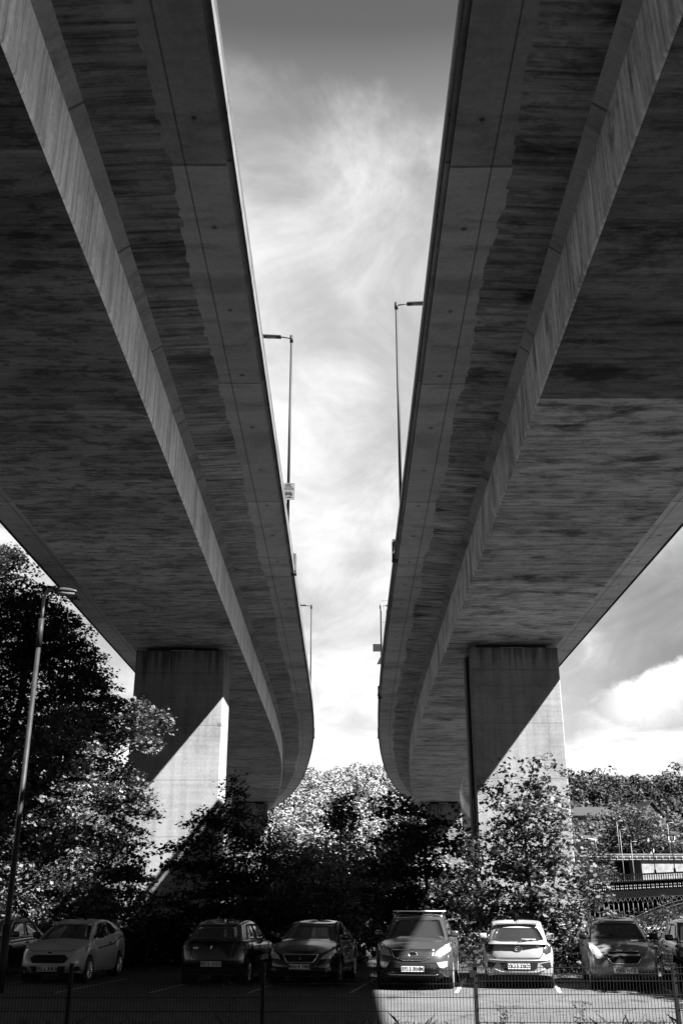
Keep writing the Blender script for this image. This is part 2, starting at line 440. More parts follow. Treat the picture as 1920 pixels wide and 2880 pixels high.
def pier_material():
    """shuttered pier: bay joints, patches of repair mortar, run-off stains"""
    m = m_pier; t = NT(m.node_tree); b = m.node_tree.nodes['Principled BSDF']
    base = b.inputs['Base Color'].links[0].from_socket
    uv = t.n('ShaderNodeUVMap').outputs[0]
    sp = t.n('ShaderNodeSeparateXYZ'); t.set(sp.inputs[0], uv); u, v = sp.outputs[0], sp.outputs[1]
    def line(x, per, off, wdt, dark):
        f = t.math('FRACT', t.math('DIVIDE', t.math('ADD', x, off), per))
        d = t.math('MULTIPLY', t.math('SUBTRACT', 0.5, t.math('ABSOLUTE', t.math('SUBTRACT', f, 0.5))), per)
        return t.ramp(d, [(0.0, dark), (wdt, dark + 0.1), (wdt * 2.2, 1.0)])
    wb = t.math('MULTIPLY', t.math('SUBTRACT', t.noise(uv, 2.5, 3), 0.5), 0.02)
    f1 = line(t.math('ADD', v, wb), 2.6, 0.4, 0.012, 0.55)
    f2 = line(t.math('ADD', u, wb), 2.2, 0.0, 0.006, 0.78)
    run = t.noise(t.mapping(uv, (3.2, 0.12, 1), (1, 2, 0)), 1.0, 5, 0.6, 0.1)
    f3 = t.ramp(run, [(0.36, 0.84), (0.56, 1.0)])
    vo = t.n('ShaderNodeTexVoronoi', {'distance': 'CHEBYCHEV'}, Scale=0.62, Randomness=1.0); t.set(vo.inputs['Vector'], uv)
    f4 = t.ramp(vo.outputs['Distance'], [(0.0, 0.62), (0.055, 0.62), (0.062, 0.5), (0.07, 1.0)])
    bh = t.n('ShaderNodeTexVoronoi', Scale=2.2, Randomness=1.0); t.set(bh.inputs['Vector'], uv)
    f5 = t.ramp(bh.outputs['Distance'], [(0.0, 0.5), (0.025, 0.6), (0.04, 1.0)])
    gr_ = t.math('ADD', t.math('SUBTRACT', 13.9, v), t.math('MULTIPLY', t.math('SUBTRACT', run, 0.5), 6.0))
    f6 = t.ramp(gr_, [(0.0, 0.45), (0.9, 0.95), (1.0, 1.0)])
    gl_ = t.noise(t.mapping(uv, (0.5, 0.35, 1), (3, 8, 0)), 1.0, 8, 0.65, 0.3)
    f7 = t.ramp(gl_, [(0.34, 0.72), (0.5, 1.0)])
    r = base
    sepc = t.n('ShaderNodeSeparateXYZ'); t.set(sepc.inputs[0], base); r = sepc.outputs[0]
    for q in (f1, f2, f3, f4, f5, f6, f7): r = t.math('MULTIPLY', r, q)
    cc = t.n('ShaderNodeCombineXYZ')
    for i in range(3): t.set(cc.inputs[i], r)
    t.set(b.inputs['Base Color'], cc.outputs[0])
pier_material()

PL = Path(-7.93, dev_left)
PR = Path(7.95, dev_right)
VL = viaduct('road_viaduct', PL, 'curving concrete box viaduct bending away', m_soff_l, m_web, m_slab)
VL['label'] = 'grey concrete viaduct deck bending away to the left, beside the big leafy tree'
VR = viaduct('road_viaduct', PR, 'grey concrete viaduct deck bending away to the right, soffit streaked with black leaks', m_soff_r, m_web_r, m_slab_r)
pier(VL, -8.08, 49.2, 4.46, 2.75)
p_ = pier(VR, 8.53, 48.5, 4.38, 2.75, seed=11.3)
mb = MB(); mb.tube([(6.25, 49.1, -1), (6.25, 49.1, 13.3), (6.5, 49.3, 13.6)], .085, 8); mb.build('downpipe', simple('dark_pipe', .03, .6), p_)
pier(VL, -11.6, 132.0, 4.46, 2.75, PL.angle(132) * -1 if False else -PL.angle(132), base=-6)
pier(VR, 13.0, 132.0, 4.46, 2.75, -PR.angle(132), base=-6)

# ------------------------------------------------------------------ ground
def hill_h(x, y):
    """terrain height"""
    x = np.asarray(x, float); y = np.asarray(y, float)
    def ss(a, b, t): 
        q = np.clip((t - a) / (b - a), 0, 1); return q * q * (3 - 2 * q)
    near = -5.0 * ss(56, 80, y)
    h = near + ss(190, 430, y) * (47 - 3 * ss(60, 160, x) + 3 * np.sin(x * 0.021 + 1) + 2 * np.sin(x * 0.05))
    return h
def terrain():
    xs = np.concatenate([np.linspace(-2500, -260, 9), np.arange(-240, 241, 12), np.linspace(260, 2500, 9)])
    ys = np.concatenate([np.arange(-60, 60, 10), np.arange(60, 90, 3), np.arange(90, 470, 12), np.linspace(480, 3000, 12)])
    X, Y = np.meshgrid(xs, ys); Z = hill_h(X, Y)
    nx, ny = len(xs), len(ys)
    v = np.stack([X, Y, Z], -1).reshape(-1, 3)
    f = [(j*nx+i, j*nx+i+1, (j+1)*nx+i+1, (j+1)*nx+i) for j in range(ny-1) for i in range(nx-1)]
    me = bpy.data.meshes.new('ground'); me.from_pydata(v.tolist(), [], f)
    for p in me.polygons: p.use_smooth = True
    me.materials.append(simple('rough_grass_ground', 0.02, 0.95, var=0.5, vscale=0.15, bumpy=0.5, bscale=3))
    o = bpy.data.objects.new('ground', me); col.objects.link(o); tag(o, kind='structure')
terrain()

def asphalt_mat():
    m = bpy.data.materials.new('car_park_asphalt'); m.use_nodes = True; t = NT(m.node_tree)
    b = m.node_tree.nodes['Principled BSDF']; b.inputs['Roughness'].default_value = 0.9; b.inputs['Specular IOR Level'].default_value = 0.1
    tc = t.n('ShaderNodeTexCoord').outputs['Object']
    grain = t.noise(tc, 45, 4, 0.8); bl = t.noise(tc, 0.5, 6, 0.6)
    oil = t.noise(t.mapping(tc, (1, .6, 1), (3, 1, 0)), 1.6, 7, 0.6)
    vo = t.n('ShaderNodeTexVoronoi', {'feature': 'DISTANCE_TO_EDGE'}, Scale=0.33); wv = t.n('ShaderNodeVectorMath', {'operation': 'ADD'}); t.set(wv.inputs[0], tc)
    nz = t.n('ShaderNodeTexNoise', Scale=2.0, Detail=5.0); t.set(nz.inputs['Vector'], tc); t.set(wv.inputs[1], nz.outputs[1]); t.set(vo.inputs['Vector'], wv.outputs[0])
    crack = t.ramp(vo.outputs['Distance'], [(0.0, 0.35), (0.006, 0.6), (0.012, 1.0)])
    r = t.math('MULTIPLY', t.ramp(grain, [(0.3, 0.45), (0.7, 1.6)]), t.ramp(bl, [(0.3, 0.032), (0.7, 0.056)]))
    r = t.math('MULTIPLY', t.math('MULTIPLY', r, t.ramp(oil, [(0.34, 0.55), (0.42, 1.0)])), crack)
    cc = t.n('ShaderNodeCombineXYZ')
    for i in range(3): t.set(cc.inputs[i], r)
    t.set(b.inputs['Base Color'], cc.outputs[0])
    bp = t.n('ShaderNodeBump', Strength=0.5, Distance=0.01); t.set(bp.inputs['Height'], grain); t.set(b.inputs['Normal'], bp.outputs[0])
    return m
def flat(name, pts, z, mat, **k):
    mb = MB(); mb.add([(x, y, z) for x, y in pts], [tuple(range(len(pts)))]); return mb.build(name, mat, **k)
flat('car_park', [(-26, 15.5), (24, 15.5), (24, 31.5), (-26, 32.5)], 0.004, asphalt_mat(), kind='structure')

# ------------------------------------------------------------------ foliage
def leaf_mat(name, g, trans=0.35, rough=0.5):
    if name in MATS: return MATS[name]
    m = bpy.data.materials.new(name); m.use_nodes = True; t = NT(m.node_tree)
    b = m.node_tree.nodes['Principled BSDF']; out = m.node_tree.nodes['Material Output']
    b.inputs['Roughness'].default_value = rough; b.inputs['Specular IOR Level'].default_value = 0.12
    tc = t.n('ShaderNodeTexCoord').outputs['Object']
    n = t.noise(tc, 1.3, 4, 0.7)
    c = t.ramp(n, [(0.3, g * 0.6), (0.7, g * 1.45)])
    t.set(b.inputs['Base Color'], c)
    tr = t.n('ShaderNodeBsdfTranslucent'); t.set(tr.inputs[0], c)
    mx = t.n('ShaderNodeMixShader'); mx.inputs[0].default_value = trans
    t.set(mx.inputs[1], b.outputs[0]); t.set(mx.inputs[2], tr.outputs[0]); t.set(out.inputs[0], mx.outputs[0])
    MATS[name] = m; return m
m_bark = simple('bark', 0.06, 0.9, bumpy=0.6, bscale=14, var=0.4, vscale=6)
MAPLE = [(0, 1.0), (18, .62), (42, .86), (66, .46), (100, .60), (150, .30), (180, .16), (210, .30), (260, .60), (294, .46), (318, .86), (342, .62)]
OVAL = [(0, 1.0), (50, .52), (180, .75), (310, .52)]
def shape_xy(kind):
    pts = MAPLE if kind == 'maple' else OVAL
    return np.array([(r * math.cos(R(a)), r * math.sin(R(a))) for a, r in pts])
def poly_object(name, V, mat, parent=None, loc=None):
    """V: (n, k, 3) polygons -> one mesh"""
    n, k, _ = V.shape
    me = bpy.data.meshes.new(name); me.vertices.add(n * k); me.vertices.foreach_set('co', V.reshape(-1).astype(np.float32))
    me.loops.add(n * k); me.loops.foreach_set('vertex_index', np.arange(n * k, dtype=np.int32))
    me.polygons.add(n); me.polygons.foreach_set('loop_start', np.arange(0, n * k, k, dtype=np.int32))
    me.update(calc_edges=True); me.materials.append(mat)
    o = bpy.data.objects.new(name, me); col.objects.link(o)
    if parent: o.parent = parent
    return o
def unit(v): return v / np.maximum(np.linalg.norm(v, axis=-1, keepdims=True), 1e-9)
def leaves(blobs, dens, size, kind='maple', flat=0.55, per=9, spread=0.34, shell=0.55, g=None):
    """sprays of leaves through the blobs' volume; returns polygons and spray anchors"""
    r = g or rng; P = []; A = []
    for bl in blobs:
        c = np.array(bl[:3]); rad = np.array(bl[3:6] if len(bl) >= 6 else [bl[3]] * 3)
        vol = rad.prod() ** (2 / 3.0)
        n = max(3, int(dens * vol * 4))
        d = unit(r.normal(size=(n, 3))); q = (shell + (1 - shell) * r.random((n, 1))) ** 0.8 * (1 + 0.16 * r.normal(size=(n, 1)))
        q[r.random(n) < 0.12] *= 1.18
        if kind == 'maple' and rad[2] > .3:      # boughs in layers, drooping at their tips
            nt = max(2, int(round(2 * rad[2] / .55))); zt = (((np.arange(nt) + .5) / nt) * 2 - 1)[r.integers(0, nt, n)] + r.normal(size=n) * np.where(r.random(n) < .55, .06, .45); zt = np.clip(zt, -1, 1)
            an = r.random(n) * 6.283; rr = np.sqrt(np.maximum(.05, 1 - zt ** 2)) * np.sqrt(r.random(n)) * (1 + .18 * np.sin(an * 3 + zt * 9))
            d = np.stack([np.cos(an), np.sin(an), np.zeros(n)], -1)
            off = np.stack([np.cos(an) * rr * rad[0], np.sin(an) * rr * rad[1], zt * rad[2] - .16 * rr ** 2 * rad[2] + r.normal(size=n) * .04], -1)
            P.append(c + off); A.append(unit(d + r.normal(size=(n, 3)) * [.3, .3, .12])); continue
        P.append(c + d * rad * q); A.append(unit(d * [1, 1, 0.5] + r.normal(size=(n, 3)) * 0.35))
    P = np.concatenate(P); A = np.concatenate(A); m = len(P)
    # each spray: leaves strung along a twig pointing outwards and drooping
    s = r.random((m, per, 1)) ** 0.8; side = unit(np.cross(A, [0, 0, 1.0]))
    lat = r.normal(size=(m, per, 1)) * spread * 0.55
    pos = P[:, None] + A[:, None] * (s - 0.4) * spread * 2.2 + side[:, None] * lat + r.normal(size=(m, per, 3)) * [0.04, 0.04, 0.07] * (spread / .34)
    pos[..., 2] -= (s[..., 0] ** 2) * 0.10 * spread / .34
    pos = pos.reshape(-1, 3); n = len(pos)
    tiltbase = np.repeat(unit(np.stack([r.normal(size=m) * .28, r.normal(size=m) * .28, np.ones(m)], -1)), per, 0)
    N = unit(tiltbase + r.normal(size=(n, 3)) * flat)
    a = unit(np.repeat(A, per, 0) + r.normal(size=(n, 3)) * 0.8); a = unit(a - N * (a * N).sum(-1, keepdims=True)); b = np.cross(N, a)
    S = size * (0.6 + 0.75 * r.random((n, 1, 1)))
    xy = shape_xy(kind)
    V = pos[:, None] + (a[:, None] * xy[None, :, :1] + b[:, None] * xy[None, :, 1:]) * S
    V += N[:, None] * (np.abs(xy[None, :, 1:]) * 0.25 * S)         # folded along the midrib
    return V, P
def limb(mb, a, b, ra, rb, wob=0.1, n=5):
    a, b = Vector(a), Vector(b); pts = []
    L = (b - a).length
    for i in range(n + 1):
        t = i / n; p = a.lerp(b, t) + Vector((random.uniform(-1, 1), random.uniform(-1, 1), random.uniform(-.5, .5))) * wob * L * math.sin(math.pi * t) * 0.5
        p.z += 0.10 * L * math.sin(math.pi * t) * 0.5
        pts.append(p)
    mb.tube(pts, [ra + (rb - ra) * i / n for i in range(n + 1)], 6)
    return pts
def tree(name, base, blobs, label, cat='tree', group=None, dens=26, size=0.13, kind='maple', mat=None, flat=0.34, stems=1, trunk_r=0.16, per=9, spread=0.34, top=None, twigs=0.12, fork=None):
    if per == 9: per = 15; dens *= .72
    root = empty(name, base, 0, label, cat, group)
    bx, by, bz = base
    loc = [(b[0] - bx, b[1] - by, b[2] - bz, *b[3:]) for b in blobs]
    mb = MB()
    zt = max(b[2] for b in loc); cen = np.mean([b[:3] for b in loc], axis=0)
    forkp = fork or (cen[0] * 0.45, cen[1] * 0.45, min(max(0.6, cen[2] * 0.45), zt * 0.5))
    for s in range(stems):
        off = (random.uniform(-.25, .25) * (s > 0), random.uniform(-.25, .25) * (s > 0))
        limb(mb, (off[0], off[1], -0.3), (forkp[0] + off[0], forkp[1] + off[1], forkp[2]), trunk_r, trunk_r * 0.72, 0.05)
    mid = (cen[0] * .8, cen[1] * .8, cen[2] + (zt - cen[2]) * .3)
    limb(mb, forkp, mid, trunk_r * .7, trunk_r * .35, 0.06)
    for b in loc:
        st = forkp if b[2] < cen[2] else mid
        rr = trunk_r * (0.18 + 0.12 * min(1.5, b[3]))
        pts = limb(mb, st, b[:3], rr, rr * .3, 0.14)
    V, P = leaves(loc, dens, size, kind, flat, per, spread)
    for i in range(0, len(P), max(1, int(1 / max(twigs, 1e-3)))):
        p = P[i]; b = min(loc, key=lambda q: (q[0] - p[0]) ** 2 + (q[1] - p[1]) ** 2 + (q[2] - p[2]) ** 2)
        mb.tube([b[:3], tuple((np.array(b[:3]) + p) / 2 + [0, 0, .05]), tuple(p)], [trunk_r * .10, trunk_r * .07, 0.006], 4)
    mb.build('trunk', m_bark, root)
    poly_object('crown', V, mat or leaf_mat('sycamore_leaf', 0.10), root)
    return root

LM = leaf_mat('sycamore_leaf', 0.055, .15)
LD = leaf_mat('dark_leaf', 0.014, 0.2)  # darker than the sunlit leaf: shade put into the leaf colour
LS2 = leaf_mat('shrub_leaf', 0.022, 0.25)
ell = lambda L, d=1.15: [(x, y, z, r, r * d, r * .86) for (x, y, z, r) in L]
def dep(L, Y, j=1.0):
    return ell([(x, Y + random.uniform(-j, j), z, r) for x, z, r in L])
tree('broadleaf_tree', (-15.2, 44, 0), dep([(-17.5, 14.8, 2.6), (-15.6, 15.6, 1.7), (-14.0, 13.2, 1.8), (-12.3, 11.8, 1.35), (-14.0, 10.6, 2.12), (-11.2, 10.6, .85), (-12.1, 9.1, 1.43), (-16.6, 10.4, 2.9), (-10.9, 9.4, .76), (-15.5, 7.5, 2.2), (-18.5, 12, 2.5), (-13.2, 13.9, 1.3), (-12.0, 12.7, 1.1), (-10.9, 11.5, .8), (-10.3, 10.5, .7), (-10.6, 8.2, 1.1)], 43, 1.2),
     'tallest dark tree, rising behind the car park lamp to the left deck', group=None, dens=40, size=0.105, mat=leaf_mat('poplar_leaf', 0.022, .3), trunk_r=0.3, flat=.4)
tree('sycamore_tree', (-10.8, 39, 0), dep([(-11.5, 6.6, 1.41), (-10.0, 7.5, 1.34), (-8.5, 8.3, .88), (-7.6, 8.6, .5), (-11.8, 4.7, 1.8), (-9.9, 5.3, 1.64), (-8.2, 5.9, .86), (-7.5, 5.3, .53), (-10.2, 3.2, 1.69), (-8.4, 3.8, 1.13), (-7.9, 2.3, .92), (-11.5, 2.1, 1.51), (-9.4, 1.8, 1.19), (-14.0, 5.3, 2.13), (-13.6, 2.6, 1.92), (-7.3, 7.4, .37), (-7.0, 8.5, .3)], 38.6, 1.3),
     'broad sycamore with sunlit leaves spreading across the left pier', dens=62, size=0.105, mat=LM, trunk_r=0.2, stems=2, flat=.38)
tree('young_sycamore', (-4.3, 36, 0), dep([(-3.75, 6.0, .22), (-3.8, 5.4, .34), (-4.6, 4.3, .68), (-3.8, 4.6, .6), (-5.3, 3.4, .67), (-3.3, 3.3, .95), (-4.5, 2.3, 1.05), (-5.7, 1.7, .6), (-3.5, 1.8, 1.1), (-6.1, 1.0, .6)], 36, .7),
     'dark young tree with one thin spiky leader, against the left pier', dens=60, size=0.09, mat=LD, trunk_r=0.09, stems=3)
tree('hawthorn_bush', (-2.2, 38, 0), dep([(-2.6, 4.0, .62), (-2.1, 3.2, .75), (-2.4, 2.2, 1.0), (-2.9, 4.7, .36), (-1.6, 1.6, .95), (-3.2, 1.2, 1.0)], 38, .6),
     'rounded dark bush between the spiky young tree and the middle thicket', 'bush', dens=40, size=0.09, kind='oval', mat=LS2, trunk_r=0.08, stems=3)
tree('elder_bush', (-0.2, 40, 0), dep([(-1.3, 3.3, .5), (-.4, 2.4, .7), (-1.3, 2.2, .8), (.4, 1.7, .8), (1.0, 2.4, .5), (-.5, 1.3, 1.0)], 40, .7),
     'lower loose bush in the gap between the two viaduct decks', 'bush', dens=30, size=0.11, kind='oval', mat=LS2, trunk_r=0.07, stems=4)
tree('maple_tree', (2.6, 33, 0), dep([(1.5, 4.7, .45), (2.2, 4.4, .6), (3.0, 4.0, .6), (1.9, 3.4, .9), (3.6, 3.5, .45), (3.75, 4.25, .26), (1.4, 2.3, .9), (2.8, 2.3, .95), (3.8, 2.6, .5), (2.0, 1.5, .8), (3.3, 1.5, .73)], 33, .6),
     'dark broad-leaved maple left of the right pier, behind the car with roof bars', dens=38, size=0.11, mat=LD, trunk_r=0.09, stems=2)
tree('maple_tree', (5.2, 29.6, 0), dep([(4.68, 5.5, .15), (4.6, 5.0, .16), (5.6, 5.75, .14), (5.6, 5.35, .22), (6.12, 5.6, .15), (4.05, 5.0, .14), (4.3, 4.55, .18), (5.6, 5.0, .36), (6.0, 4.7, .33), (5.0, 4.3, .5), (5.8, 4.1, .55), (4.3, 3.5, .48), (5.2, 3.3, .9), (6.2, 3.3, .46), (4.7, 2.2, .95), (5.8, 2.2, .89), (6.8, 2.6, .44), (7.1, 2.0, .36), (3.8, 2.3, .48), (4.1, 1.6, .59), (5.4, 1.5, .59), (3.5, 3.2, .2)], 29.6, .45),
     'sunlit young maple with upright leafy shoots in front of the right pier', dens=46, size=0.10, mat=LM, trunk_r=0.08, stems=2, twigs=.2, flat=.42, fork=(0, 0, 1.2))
tree('bramble_bush', (9.4, 33, 0), dep([(9.4, 1.2, .56), (10.1, 1.6, .46), (8.8, 1.0, .53), (9.5, .6, .6), (8.2, 1.0, .48), (10.2, .8, .53), (11.2, 1.2, .7), (12.2, 1.5, .8)], 33, .4),
     'small-leaved bramble bush behind the two right hand cars, below the iron arch', 'bush', dens=60, size=0.07, kind='oval', mat=LS2, trunk_r=0.04, stems=5)
tree('laurel_bush', (7.0, 31.5, 0), dep([(6.9, 1.0, .6), (6.3, 1.2, .5), (7.5, .7, .5)], 31.5, .4),
     'low leafy bush behind the gap between the small silver hatchback and the grey one', 'bush', dens=46, size=0.085, kind='oval', mat=LM, trunk_r=0.04, stems=4)
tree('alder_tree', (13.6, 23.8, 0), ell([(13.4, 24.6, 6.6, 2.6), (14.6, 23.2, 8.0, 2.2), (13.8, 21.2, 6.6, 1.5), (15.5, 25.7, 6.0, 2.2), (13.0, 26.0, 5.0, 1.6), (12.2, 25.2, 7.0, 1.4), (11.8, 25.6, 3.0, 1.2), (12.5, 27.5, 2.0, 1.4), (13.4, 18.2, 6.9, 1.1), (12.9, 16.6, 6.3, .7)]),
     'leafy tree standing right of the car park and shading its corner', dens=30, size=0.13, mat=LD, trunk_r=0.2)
# dark understorey under the bushes: nobody could count it
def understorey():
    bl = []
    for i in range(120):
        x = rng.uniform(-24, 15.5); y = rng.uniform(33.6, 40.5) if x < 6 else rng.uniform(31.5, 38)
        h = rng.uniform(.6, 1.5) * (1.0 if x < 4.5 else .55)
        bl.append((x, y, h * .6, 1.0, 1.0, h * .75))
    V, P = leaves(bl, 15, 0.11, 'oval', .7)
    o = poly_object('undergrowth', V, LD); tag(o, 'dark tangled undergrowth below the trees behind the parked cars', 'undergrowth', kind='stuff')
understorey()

# far wood on the hillside
def far_wood():
    base = [rng.normal(size=3) for _ in range(1)]
    def crowns(pts, rads, per, leaf, mat, name, label, spiky=False):
        out = []
        r = rng; k = 4; xy = np.array([(1, 0), (0, .8), (-1, 0), (0, -.8)])
        for (x, y, z), rad in zip(pts, rads):
            n = per; hgt = rad * r.uniform(1.0, 1.5); 
            # lumpy crown: union of sub-lobes
            nl = 7; lob = unit(r.normal(size=(nl, 3))) * [rad * .6, rad * .6, hgt * .6]; lob[:, 2] += hgt
            w = r.integers(0, nl, n); d = unit(r.normal(size=(n, 3)))
            d[:, 2] = np.where(d[:, 2] < -.3, -d[:, 2], d[:, 2])
            P = lob[w] + d * rad * .52 * (.8 + .25 * r.random((n, 1)))
            N = unit(d * .8 + [0, 0, .35] + r.normal(size=(n, 3)) * .33)
            a = unit(np.cross(N, r.normal(size=(n, 3)))); b = np.cross(N, a); S = leaf * (.55 + .8 * r.random((n, 1, 1)))
            V = P[:, None] + (a[:, None] * xy[None, :, :1] + b[:, None] * xy[None, :, 1:]) * S + np.array([x, y, z])
            out.append(V)
        o = poly_object(name, np.concatenate(out), mat); tag(o, label, 'wood', kind='stuff'); return o
    def grid(x0f, x1f, y0, y1, step):
        pts = []; y = y0
        while y < y1:
            x = x0f(y)
            while x < x1f(y):
                px, py = x + rng.uniform(-.45, .45) * step, y + rng.uniform(-.45, .45) * step
                pts.append((px, py, float(hill_h(px, py)) - 1.0)); x += step
            y += step
        return pts
    c = grid(lambda y: -.15 * y - 4, lambda y: .16 * y, 150, 425, 8.0)
    crowns(c, [rng.uniform(3.2, 5.2) for _ in c], 420, 0.42, leaf_mat('pale_wood_leaf', 0.12, .15, .6), 'hillside_wood', 'pale sunlit wood covering the hillside between the two viaduct decks')  # leaf paled so that its colour carries the brighter, hazy light of the gap
    c = grid(lambda y: .16 * y, lambda y: .40 * y + 10, 150, 315, 8.5)
    crowns(c, [rng.uniform(3.2, 5.2) + (1.6 if 255 < q[1] < 292 else 0) for q in c], 420, 0.42, leaf_mat('mid_wood_leaf', 0.035, .12, .6), 'hillside_scrub', 'grey scrub and bushes on the slope below the ridge, right of the right pier')
    c = grid(lambda y: .16 * y, lambda y: .40 * y + 10, 322, 440, 8.5)
    crowns(c, [rng.uniform(4, 6.6) for _ in c], 420, 0.5, leaf_mat('ridge_wood_leaf', 0.015, .1, .6), 'ridge_wood', 'darker wood along the ridge behind the house gable')
far_wood()

# nearer valley trees one can tell apart
def lump(cx, cy, z0, w, h, n=9):
    L = []
    for i in range(n):
        a = rng.uniform(0, 6.28); q = rng.random() ** .5
        zz = rng.uniform(.3, .95); ww = w * (1 - .45 * max(0, zz - .5) * 2)
        L.append((cx + math.cos(a) * q * ww * .75, cy + math.sin(a) * q * ww * .75, z0 + h * zz * .88, w * .42, w * .42, h * .2))
    return L
VT = [(-9.5, 92, 5.0, 12, 0.14, 'bushy tree just right of the far left pier, lowest down'), (-2.0, 86, 4.6, 12.5, 0.24, 'pale bushy tree in the middle of the valley gap'),
      (.3, 104, 2.6, 17.4, 0.035, 'dark round tree standing out in the pale valley gap'), (4.0, 88, 4.2, 12, 0.22, 'bushy tree left of the far right pier'),
      (-4.0, 112, 5.5, 15, 0.22, 'pale tall tree behind the others in the valley gap'), (8.5, 112, 5, 15, 0.20, 'pale tree seen between the dark round tree and the far right pier'),
      (25.5, 118, 5, 14, 0.05, 'dark tree just right of the right pier above the concrete overbridge')]
for x, y, w, h, g, lb in VT:
    z0 = float(hill_h(x, y)); g_ = leaf_mat('valley_leaf_%d' % int(g * 1000), g * .42, .15)
    bl = lump(x, y, z0, w, h, 13)
    if g == 0.035: bl = [(x + rng.uniform(-1.1, 1.1), y + rng.uniform(-1, 1), z0 + h * q, 1.15, 1.15, .95) for q in (.78, .83, .87, .91, .95, .86)]
    tree('valley_tree', (x, y, z0), bl, lb, 'tree', 'trees on the valley floor', dens=5.5, size=0.30, kind='oval', mat=g_, trunk_r=.28, per=10, spread=.9, twigs=.02)
for x, y, w, h, g, lb in [(43, 150, 7.5, 17.5, .10, 'big round sunlit tree behind the tall masts, right of the pier'), (56, 152, 8, 18, .035, 'big dark tree behind the double lantern, far right'), (34, 158, 6, 16, .05, 'dark tree left of the big round sunlit one'), (49, 146, 4, 8, .05, 'smaller dark tree between the round sunlit tree and the dark one')]:
    z0 = -3.0
    tree('valley_tree', (x, y, z0), lump(x, y, z0, w, h, 16), lb, 'tree', 'trees beyond the overbridge', dens=4.5, size=0.34, kind='oval', mat=leaf_mat('valley_leaf_%d' % int(g * 1000), g * .42, .15), trunk_r=.3, per=10, spread=1.0, twigs=.02)

# ------------------------------------------------------------------ cars
def paint(name, g, rough=0.28, metal=0.3):
    return simple('paint_' + name, g, rough, metal, coat=0.35, spec=.4)
m_glass = simple('car_glass', 0.012, 0.04, 0.0, spec=0.8)
m_tyre = simple('tyre_rubber', 0.02, 0.75)
m_rim = simple('alloy', 0.55, 0.3, 0.85)
m_black = simple('black_plastic', 0.006, 0.5)
m_bar = simple('dark_bar', 0.05, 0.4)
m_chrome = simple('chrome', 0.75, 0.12, 1.0)
m_lamp = simple('lamp_glass', 0.30, 0.08, 0.3, coat=1.0, spec=.5)
m_tail = simple('tail_lamp_glass', 0.012, 0.2, 0.0, spec=.4)
m_plate = simple('plate', 0.4, 0.5)
m_ink = simple('ink', 0.01, 0.6)

